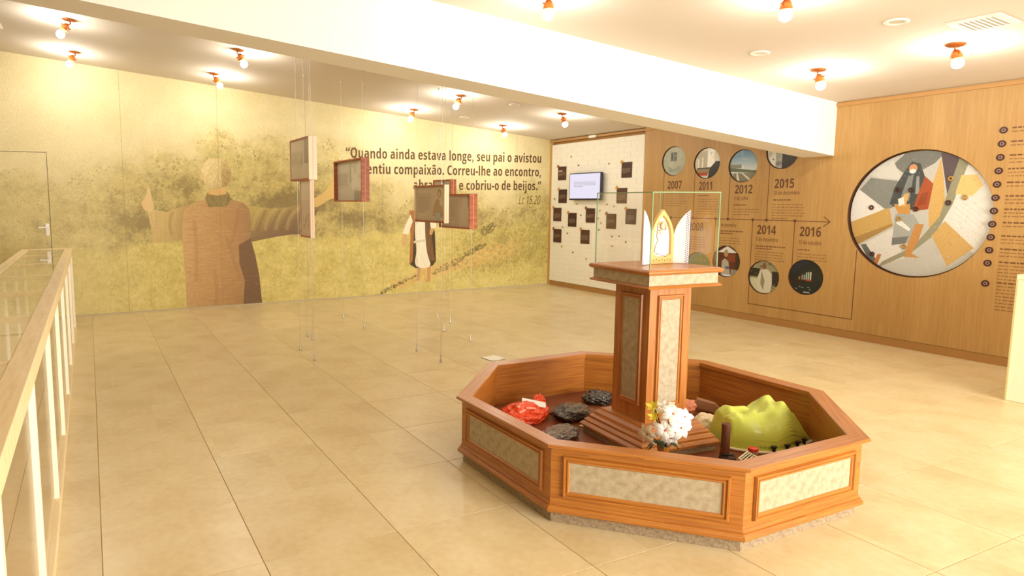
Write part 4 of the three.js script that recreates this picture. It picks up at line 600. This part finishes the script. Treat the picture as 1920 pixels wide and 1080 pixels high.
{
  const crT = texOf(paint(256, 256, (x, y) => { const n = 1 - Math.abs(fbm(x * 0.03, y * 0.03, 77, 3)) * 3.2, v = clamp(n) * 255; return [v, v, v]; })[0], false, true);
  const film = (c) => phy({ color: c, roughness: 0.1, clearcoat: 1, clearcoatRoughness: 0.04, bumpMap: rep(crT, 5, 5), bumpScale: 0.0055 });
  const bag = (label, x, d, sx, sy, sz, s, turn, col) => { const o = thing('plastic_bag', label, 'bag', x, FY + (s === 5 ? 0.0125 : 0), d, 'dark bundles wrapped in plastic'); o.rotation.y = turn; mesh('bundle', lump(sx, sy, sz, s, 0.45, 1.1, 0.1, 40), film(col), o); mesh('gathered_end', lump(sx * 0.4, sy * 0.4, sz * 0.42, s + 3, 0.7, 1.8, 0.25, 18).translate(sx * 0.85, 0.005, 0), film(col), o); return o; };
  bag('dark glossy plastic bag with brown contents behind the flatter grey brown bag', 2.72, 3.2, 0.14, 0.05, 0.1, 5, 0.3, '#332a20');
  bag('flat grey brown plastic bag beside the low wall, in front of red bag', 2.41, 2.95, 0.17, 0.04, 0.09, 17, 0.35, '#4e4238');
  bag('black plastic bag tucked behind the pedestal column', 3.1, 3.38, 0.11, 0.055, 0.08, 29, -0.2, '#241f1c');
  const brownBoard = std({ color: '#8a5832', roughness: 0.6 });
  const cb = thing('brown_board', 'flat brown board lying under the dark glossy bag', 'board', 2.8, FY, 3.3); cb.rotation.y = 0.2; mesh('board', rbox(0.3, 0.012, 0.24, 0, 0.006, 0, 0.003), brownBoard, cb);
  const red = thing('red_bag', 'bright orange red plastic bag with white label', 'bag', 2.43, FY, 3.3); red.rotation.y = 0.15;
  const rm = phy({ color: '#f04a18', roughness: 0.28, clearcoat: 0.4, clearcoatRoughness: 0.15, bumpMap: rep(crT, 4, 4), bumpScale: 0.005 });
  mesh('bag_body', lump(0.165, 0.075, 0.115, 41, 0.35, 1.2, 0.1, 40), rm, red); mesh('bag_handle', lump(0.055, 0.06, 0.035, 47, 0.5, 2, 0.1, 14).rotateZ(0.5).translate(0.165, 0.04, -0.02), rm, red);
  mesh('white_label', rbox(0.15, 0.004, 0.055, 0, 0, 0, 0.0015).rotateX(0.5).rotateY(-0.7).rotateZ(-0.22).translate(0.055, 0.108, 0.03), M.white, red);
  mesh('pale_crease', merge([[-0.06, 0.112, 0.03, 0.3], [-0.08, 0.09, 0.07, 0.2], [-0.02, 0.1, 0.08, -0.3]].map(([x, y, z, a]) => rbox(0.07, 0.006, 0.014, 0, 0, 0, 0.002).rotateY(a).rotateX(0.5).translate(x, y, z))), std({ color: '#f0a184', roughness: 0.5 }), red);
  const sheet = (label, x, d, w, l, turn, col, y = FY) => { const o = thing('paper_sheet', label, 'paper', x, y, d); o.rotation.y = turn; const g = new THREE.PlaneGeometry(w, l, 8, 8).rotateX(-Math.PI / 2), p = g.attributes.position; for (let i = 0; i < p.count; i++) p.setY(i, 0.003 + 0.006 * Math.abs(noise3(p.getX(i) * 9 + x, p.getZ(i) * 9, d))); g.computeVertexNormals(); mesh('sheet', g, std({ color: col, roughness: 0.8 }), o); };
  sheet('small cream paper slip beside the pedestal base and bags', 2.72, 3.05, 0.09, 0.06, 0.4, '#e8d8b0'); sheet('grey paper sheet beside the flat bag by the low wall', 2.2, 2.74, 0.2, 0.12, -0.75, '#b8a68c'); sheet('pale folded paper at the pedestal base corner', 2.5, 2.72, 0.06, 0.1, 0.9, '#cfc0a0');
  sheet('white paper sheet lying on the tiled floor', 3.386, 5.09, 0.17, 0.17, 0.1, '#f6f2e6', 0.0);
  // right-hand side
  const rock = thing('pink_stone', 'rough pink stone behind the pedestal column', 'stone', 3.4, FY, 2.95); mesh('stone', toCreasedNormals(lump(0.085, 0.075, 0.07, 71, 1.0, 1.5, 0.06, 8), 0.5), std({ map: rep(texOf(mottleCanvas(128, 128, [226, 150, 116], [200, 116, 84], [240, 190, 150], 0.06, 0.3, 0.8, 81), true, true), 6, 6), roughness: 0.75 }), rock);
  const wedge = thing('grey_slab', 'thin grey brown slab leaning behind the green mask', 'slab', 3.62, FY, 2.93); wedge.rotation.set(0.1, -0.75, -0.1); mesh('slab', new THREE.ExtrudeGeometry(new THREE.Shape([[-0.12, 0.035], [-0.1, 0.1], [0.04, 0.09], [0.13, 0.03], [0.1, 0.015], [-0.02, 0.02]].map(([a, b]) => new THREE.Vector2(a * 0.75, b * 0.75))), { depth: 0.035, bevelEnabled: true, bevelSize: 0.004, bevelThickness: 0.004, bevelSegments: 2 }), std({ color: '#a67a5a', roughness: 0.65 }), wedge);
  const cream = thing('cream_block', 'cream plaster shape between the pedestal and green mask', 'ornament', 3.27, FY, 2.66); cream.rotation.y = 0.2;
  mesh('block', lump(0.085, 0.075, 0.06, 91, 0.5, 1.2, 0.02, 14), std({ color: '#eee0c0', roughness: 0.6 }), cream); mesh('foot', rbox(0.15, 0.05, 0.09, 0.01, 0.025, 0, 0.01), std({ color: '#c4b29a', roughness: 0.6 }), cream);
  // green thermoplastic mask
  const mask = thing('green_mask', 'lime green perforated plastic body mask with pale rim', 'mask', 3.445, FY, 2.425); mask.rotation.y = -0.3;
  const [ac, ag] = canvas(1024, 768); ag.fillStyle = '#fff'; ag.fillRect(0, 0, 1024, 768); ag.fillStyle = '#000';
  for (let i = 0; i < 84; i++) for (let j = 0; j < 64; j++) { const u = i / 84, v = j / 64, s = clamp(0.4 + fbm(u * 3.2, v * 2.6, 3, 2) * 2.4); ag.beginPath(); ag.ellipse((i + 0.5 * (j % 2) + 0.25) * 12.2, (j + 0.5) * 12, 0.8 + 4.6 * s, 0.5 + 3.0 * s, 0.5 * fbm(u * 3, v * 3, 8, 2) * 6, 0, 7); ag.fill(); }
  const gm = phy({ color: '#cbd85a', roughness: 0.42, alphaMap: texOf(ac, false), alphaTest: 0.5, transparent: false, clearcoat: 0.15 });
  const L = 0.54, WD = 0.34, nu = 90, nv = 60, g = new THREE.PlaneGeometry(1, 1, nu, nv), p = g.attributes.position, crest = [[0, 0.0], [0.015, 0.12], [0.05, 0.24], [0.12, 0.285], [0.2, 0.285], [0.285, 0.29], [0.33, 0.262], [0.42, 0.272], [0.52, 0.315], [0.62, 0.325], [0.7, 0.295], [0.8, 0.235], [0.88, 0.17], [0.95, 0.09], [1, 0.02]];
  const crestAt = (t) => { for (let i = 1; i < crest.length; i++) if (t <= crest[i][0]) { const [a, b] = crest[i - 1], [c, d] = crest[i], k = (t - a) / (c - a), s = k * k * (3 - 2 * k); return b + (d - b) * (0.5 * k + 0.5 * s); } return 0.02; };
  for (let i = 0; i < p.count; i++) {
    const u = p.getX(i) + 0.5, v = p.getY(i) + 0.5, e = Math.pow(Math.max(0, 1 - Math.pow(Math.abs(2 * v - 1), 3.2)), 0.6), h = 0.75 * crestAt(u) * e * (0.9 + 0.35 * fbm(u * 4, v * 3, 2, 2)), wd = WD * (0.3 + 0.7 * Math.pow(Math.sin(Math.PI * (0.06 + 0.88 * u)), 0.6));
    p.setXYZ(i, (u - 0.5) * L, 0.012 + h, (v - 0.5) * wd + 0.03 * Math.sin(u * 5));
  }
  g.computeVertexNormals(); mesh('shell', g, gm, mask);
  const rim = []; for (let i = 0; i <= 24; i++) { const u = i / 24, wd = WD * (0.3 + 0.7 * Math.pow(Math.sin(Math.PI * (0.06 + 0.88 * u)), 0.6)); rim.push(new THREE.Vector3((u - 0.5) * L, 0.009, wd / 2 + 0.03 * Math.sin(u * 5) + 0.004)); }
  mesh('pale_rim', new THREE.TubeGeometry(new THREE.CatmullRomCurve3(rim), 60, 0.0085, 8), std({ color: '#efe2c4', roughness: 0.5 }), mask);
  for (const k of [9, 13, 17, 20]) mesh('black_peg', merge([cyl(0.008, 0.008, 0.03, 0, 0.015, 0, 12), cyl(0.017, 0.014, 0.007, 0, 0.03, 0, 14)]).translate(rim[k].x, 0.012, rim[k].z + 0.002), M.black, mask);
  // wooden piece, cage, jar, small white parts
  const lg = thing('wooden_stump', 'upright brown wooden cylinder with a dark strapped foot', 'wood piece', 3.0, FY, 2.305);
  const wt = texOf(woodCanvas(256, 256, [128, 80, 46], [104, 60, 32], [72, 40, 22], 8, 0.05, 101), true, true), wm = std({ map: rep(wt, 4, 4), roughness: 0.6 });
  mesh('shaft', turnUV(new THREE.LatheGeometry([[0.0, 0.2], [0.012, 0.199], [0.019, 0.206], [0.0225, 0.2], [0.0215, 0.15], [0.022, 0.09], [0.024, 0.04], [0.022, 0.02], [0, 0.02]].map(([a, b]) => new THREE.Vector2(a, b)), 24)), wm, lg);
  mesh('foot', lump(0.045, 0.03, 0.036, 111, 0.4, 1.5, 0.04, 12).translate(0.008, 0, 0.01), std({ color: '#3a2618', roughness: 0.5 }), lg);
  mesh('strap', new THREE.TorusGeometry(0.031, 0.004, 8, 28).rotateX(Math.PI / 2 - 0.2).translate(0.004, 0.04, 0.004), std({ color: '#241a14', roughness: 0.5 }), lg);
  const cg = thing('slatted_cage', 'small pale plastic grid with dark gaps next to the red lidded jar', 'grid', 3.065, FY + 0.012, 2.215); cg.rotation.set(0.3, 0.25, 0.06);
  const pal = std({ color: '#d8d0ae', roughness: 0.4 });
  mesh('tray', rbox(0.095, 0.012, 0.07, 0, 0.008, 0, 0.004), std({ color: '#4f4a3a', roughness: 0.6 }), cg); mesh('rim', frameMoulding(0.09, 0.062, [[0, 0], [0, 0.016], [0.007, 0.016], [0.007, 0]]).rotateX(-Math.PI / 2).translate(0, 0.012, 0), pal, cg);
  for (let i = 0; i < 5; i++) mesh('bar', rbox(0.09, 0.006, 0.006, 0, 0.024, -0.024 + i * 0.012, 0.002), pal, cg);
  const jar = thing('specimen_jar', 'small clear specimen jar with a red screw lid', 'jar', 3.16, FY, 2.26);
  mesh('jar_wall', new THREE.LatheGeometry([[0, 0.002], [0.021, 0.002], [0.023, 0.05], [0.0215, 0.05], [0.0195, 0.004], [0, 0.004]].map(([a, b]) => new THREE.Vector2(a, b)), 28), phy({ color: '#f2e6da', transmission: 0.85, roughness: 0.2, thickness: 0 }), jar); mesh('contents', cyl(0.018, 0.017, 0.018, 0, 0.015, 0), std({ color: '#caa98c', roughness: 0.7 }), jar); mesh('lid', new THREE.LatheGeometry([[0, 0.062], [0.022, 0.062], [0.0255, 0.059], [0.0255, 0.046], [0.023, 0.046]].map(([a, b]) => new THREE.Vector2(a, b)), 28), std({ color: '#d8331c', roughness: 0.4 }), jar);
  const w1 = thing('white_clip', 'small white plastic block between grid and jar', 'clip', 3.135, FY, 2.215); w1.rotation.y = 0.3; mesh('body', rbox(0.04, 0.03, 0.03, 0, 0.015, 0, 0.005), std({ color: '#e8dccb', roughness: 0.5 }), w1); mesh('tab', rbox(0.03, 0.008, 0.02, 0.03, 0.006, 0, 0.003), std({ color: '#e8dccb', roughness: 0.5 }), w1);
  const w2 = thing('white_tube', 'small white capped tube lying beside the red lidded jar', 'tube', 3.2, FY, 2.22); w2.rotation.y = 0.2; mesh('tube', cyl(0.011, 0.011, 0.05, 0, 0.011, 0, 16).translate(0, -0.011, 0).rotateZ(Math.PI / 2).translate(0, 0.011, 0), std({ color: '#ece0cc', roughness: 0.5 }), w2); mesh('cap', cyl(0.012, 0.008, 0.014, 0, 0, 0, 16).rotateZ(Math.PI / 2).translate(0.032, 0.011, 0), pal, w2);
}
// flowers
{
  const o = thing('flower_vase', 'bunch of white lilies and yellow buds in an amber vase', 'flowers', 2.545, FY, 2.3);
  mesh('vase', new THREE.LatheGeometry([[0, 0], [0.032, 0], [0.036, 0.02], [0.03, 0.09], [0.026, 0.13], [0.032, 0.165], [0.029, 0.165], [0.022, 0.13], [0, 0.12]].map(([a, b]) => new THREE.Vector2(a, b)), 28), phy({ color: '#c8842e', roughness: 0.25, clearcoat: 0.4 }), o);
  const petalG = (len, wid, curl) => { const g = new THREE.PlaneGeometry(1, 1, 6, 12), p = g.attributes.position; for (let i = 0; i < p.count; i++) { const u = p.getX(i) * 2, t = p.getY(i) + 0.5, wv = wid * Math.pow(Math.sin(Math.PI * clamp(0.1 + t * 0.9)), 0.8) * (1 - 0.3 * t); p.setXYZ(i, u * wv, 0.008 + len * 0.35 * t * (1 - t) * 2 + curl * t * t - Math.abs(u) * wv * 0.25 + 0.004 * Math.sin(u * 9 + t * 17) * t, len * t); } g.computeVertexNormals(); return g; };
  const pm = phy({ color: '#fbf8ee', roughness: 0.6, transmission: 0.25, thickness: 0 }), pc = phy({ color: '#f2edd2', roughness: 0.6, transmission: 0.25, thickness: 0 }), ym = phy({ color: '#f2e24a', roughness: 0.6, transmission: 0.2, thickness: 0 }), throat = std({ color: '#c04a1c', roughness: 0.7 }), green = std({ color: '#3a4a22', roughness: 0.6 });
  const flower = (x, y, z, dir, size, mat, open = 0.0) => {
    const f = new THREE.Group(); f.name = 'flower'; o.add(f); f.position.set(x, y, z); f.quaternion.setFromUnitVectors(new THREE.Vector3(0, 1, 0), new THREE.Vector3(...dir).normalize());
    for (let k = 0; k < 6; k++) { const m = mesh('petal', petalG(size * (k % 2 ? 1 : 0.9), size * 0.3, open), mat, f); m.rotation.set(0, k * Math.PI / 3 + 0.3, 0); m.position.y = (k % 2) * 0.002; }
    mesh('throat', new THREE.SphereGeometry(size * 0.13, 12, 8).scale(1, 0.6, 1).translate(0, 0.008, 0), mat === ym ? ym : throat, f);
  };
  const rt = new THREE.Vector3(0.67, 0, 0.74), fw = new THREE.Vector3(-0.72, 0.3, 0.62), up = new THREE.Vector3(0, 1, 0);
  for (const [sx, sy, out, size, mat, curl] of [[-0.07, -0.05, 0.05, 0.062, pc, -0.012], [0.005, -0.02, 0.075, 0.068, pm, -0.018], [0.07, 0.0, 0.045, 0.07, pm, -0.015], [0.035, 0.062, 0.045, 0.07, pm, -0.015], [-0.005, 0.085, -0.02, 0.062, pm, 0.0], [0.085, 0.055, -0.02, 0.06, pm, -0.01], [-0.05, 0.085, 0.02, 0.036, ym, 0.02], [-0.042, 0.038, 0.06, 0.03, ym, 0.02], [0.03, -0.055, 0.03, 0.055, pm, -0.01]]) {
    const c = new THREE.Vector3(0, 0.262, 0).addScaledVector(rt, sx).addScaledVector(up, sy).addScaledVector(fw, out), dir = fw.clone().addScaledVector(rt, sx * 9).addScaledVector(up, sy * 8);
    flower(c.x, c.y, c.z, [dir.x, dir.y, dir.z], size, mat, curl);
    mesh('stem', new THREE.TubeGeometry(new THREE.QuadraticBezierCurve3(new THREE.Vector3(0, 0.12, 0), new THREE.Vector3(c.x * 0.2, c.y * 0.8, c.z * 0.2), c), 8, 0.003, 6), green, o);
  }
  for (let i = 0; i < 7; i++) { const m = mesh('leaf', petalG(0.09, 0.02, -0.03), green, o); m.position.set(0, 0.17, 0); m.rotation.set(-0.3, i * 0.9, 0); }
}

// ------------------------------------------------------------------ long glazed display case along the left wall
{
  const x0 = -0.69, x1 = -0.188, d0 = 0.55, d1 = 8.22, hT = 0.955, o = thing('display_case', 'long low display case of pale wood with glass top and sides', 'display case', (x0 + x1) / 2, 0, (d0 + d1) / 2);
  const cx = (x0 + x1) / 2, cd = (d0 + d1) / 2, L = d1 - d0, bx = (w, h, dd, x, y, d, r = 0.004) => boxUV(rbox(w, h, dd, x - cx, y, -(d - cd), r));
  for (const x of [x1 - 0.038, x0 + 0.038]) mesh('top_rail', turnUV(bx(0.076, 0.07, L, x, hT - 0.035, cd)), M.paleWood, o);
  for (const d of [d0 + 0.025, d1 - 0.02]) mesh('end_rail', bx(x1 - x0 - 0.152, 0.05, 0.04, cx, hT - 0.025, d), M.paleWood, o);
  const bars = [1.52, 2.47, 3.44, 4.39, 5.33, 6.3, 7.26];
  for (const d of bars) mesh('cross_bar', bx(x1 - x0 - 0.152, 0.03, 0.028, cx, hT - 0.018, d), M.paleWood, o);
  for (const x of [x1 - 0.022, x0 + 0.022]) mesh('bottom_rail', turnUV(bx(0.044, 0.055, L, x, 0.0275, cd)), M.paleWood, o);
  for (const d of [d0 + 0.02, d1 - 0.02]) mesh('bottom_end_rail', bx(x1 - x0 - 0.088, 0.055, 0.04, cx, 0.0275, d), M.paleWood, o);
  const all = [d0 + 0.02, ...bars, d1 - 0.02];
  all.forEach((d, i) => { for (const x of [x1 - 0.02, x0 + 0.02]) mesh('post', bx(0.026, hT - 0.125, 0.034, x, 0.055 + (hT - 0.125) / 2, d, 0.003), M.paleWhite, o); });
  for (let i = 0; i + 1 < all.length; i++) {
    const a = all[i] + 0.018, b = all[i + 1] - 0.018, c = (a + b) / 2, w = b - a;
    mesh('top_pane', box(x1 - x0 - 0.154, 0.005, w + 0.01, 0, hT - 0.006, -(c - cd)), M.glass, o);
    for (const x of [x1 - 0.02, x0 + 0.02]) mesh('side_pane', box(0.005, hT - 0.13, w, x - cx, 0.055 + (hT - 0.13) / 2, -(c - cd)), M.glass, o);
  }
  for (const d of [d0 + 0.02, d1 - 0.02]) mesh('end_pane', box(x1 - x0 - 0.08, hT - 0.13, 0.005, 0, 0.055 + (hT - 0.13) / 2, -(d - cd)), M.glass, o);
  mesh('floor_board', boxUV(box(x1 - x0 - 0.09, 0.02, L - 0.08, 0, 0.03, 0)), std({ color: '#d8b984', roughness: 0.6 }), o);
  const cardC = (() => { const [c, g] = canvas(256, 160); g.fillStyle = '#f7f1e2'; g.fillRect(0, 0, 256, 160); g.fillStyle = '#b9a888'; for (let k = 0; k < 3; k++) { let x = 60; while (x < 190 - k * 16) { const w = rr(12, 34); g.fillRect(x, 50 + k * 20, w, 6); x += w + 6; } } return texOf(c); })();
  const cd1 = thing('label_card', 'white card with three lines of print inside the display case', 'card', -0.36, 0.04, 2.25); cd1.rotation.y = 0.9;
  mesh('card', boxUV(box(0.12, 0.003, 0.08)).rotateX(0.7).translate(0, 0.03, 0), M.white, cd1); mesh('print', new THREE.PlaneGeometry(0.115, 0.075).rotateX(-Math.PI / 2).translate(0, 0.0022, 0).rotateX(0.7).translate(0, 0.03, 0), std({ map: cardC, roughness: 0.7 }), cd1); mesh('easel_back', box(0.05, 0.05, 0.004).rotateX(-0.4).translate(0, 0.024, -0.02), M.white, cd1);
}
// cream counter at the right edge
{
  const o = thing('counter', 'plain cream counter end beside the oak wall', 'counter', 6.36, 0, 1.85), cm = std({ color: '#f2e6c8', roughness: 0.6 });
  mesh('body', rbox(0.54, 0.9, 1.06, 0, 0.45, 0, 0.006), cm, o); mesh('counter_top', rbox(0.556, 0.036, 1.075, 0, 0.918, 0, 0.004), cm, o); mesh('corner_strip', rbox(0.012, 0.9, 0.014, -0.273, 0.45, -0.531, 0.002), std({ color: '#cdbf8a', roughness: 0.6 }), o);
}

scene.traverse((n) => { if (n.isMesh) { n.castShadow = true; n.receiveShadow = true; } });
renderer.render(scene, camera);
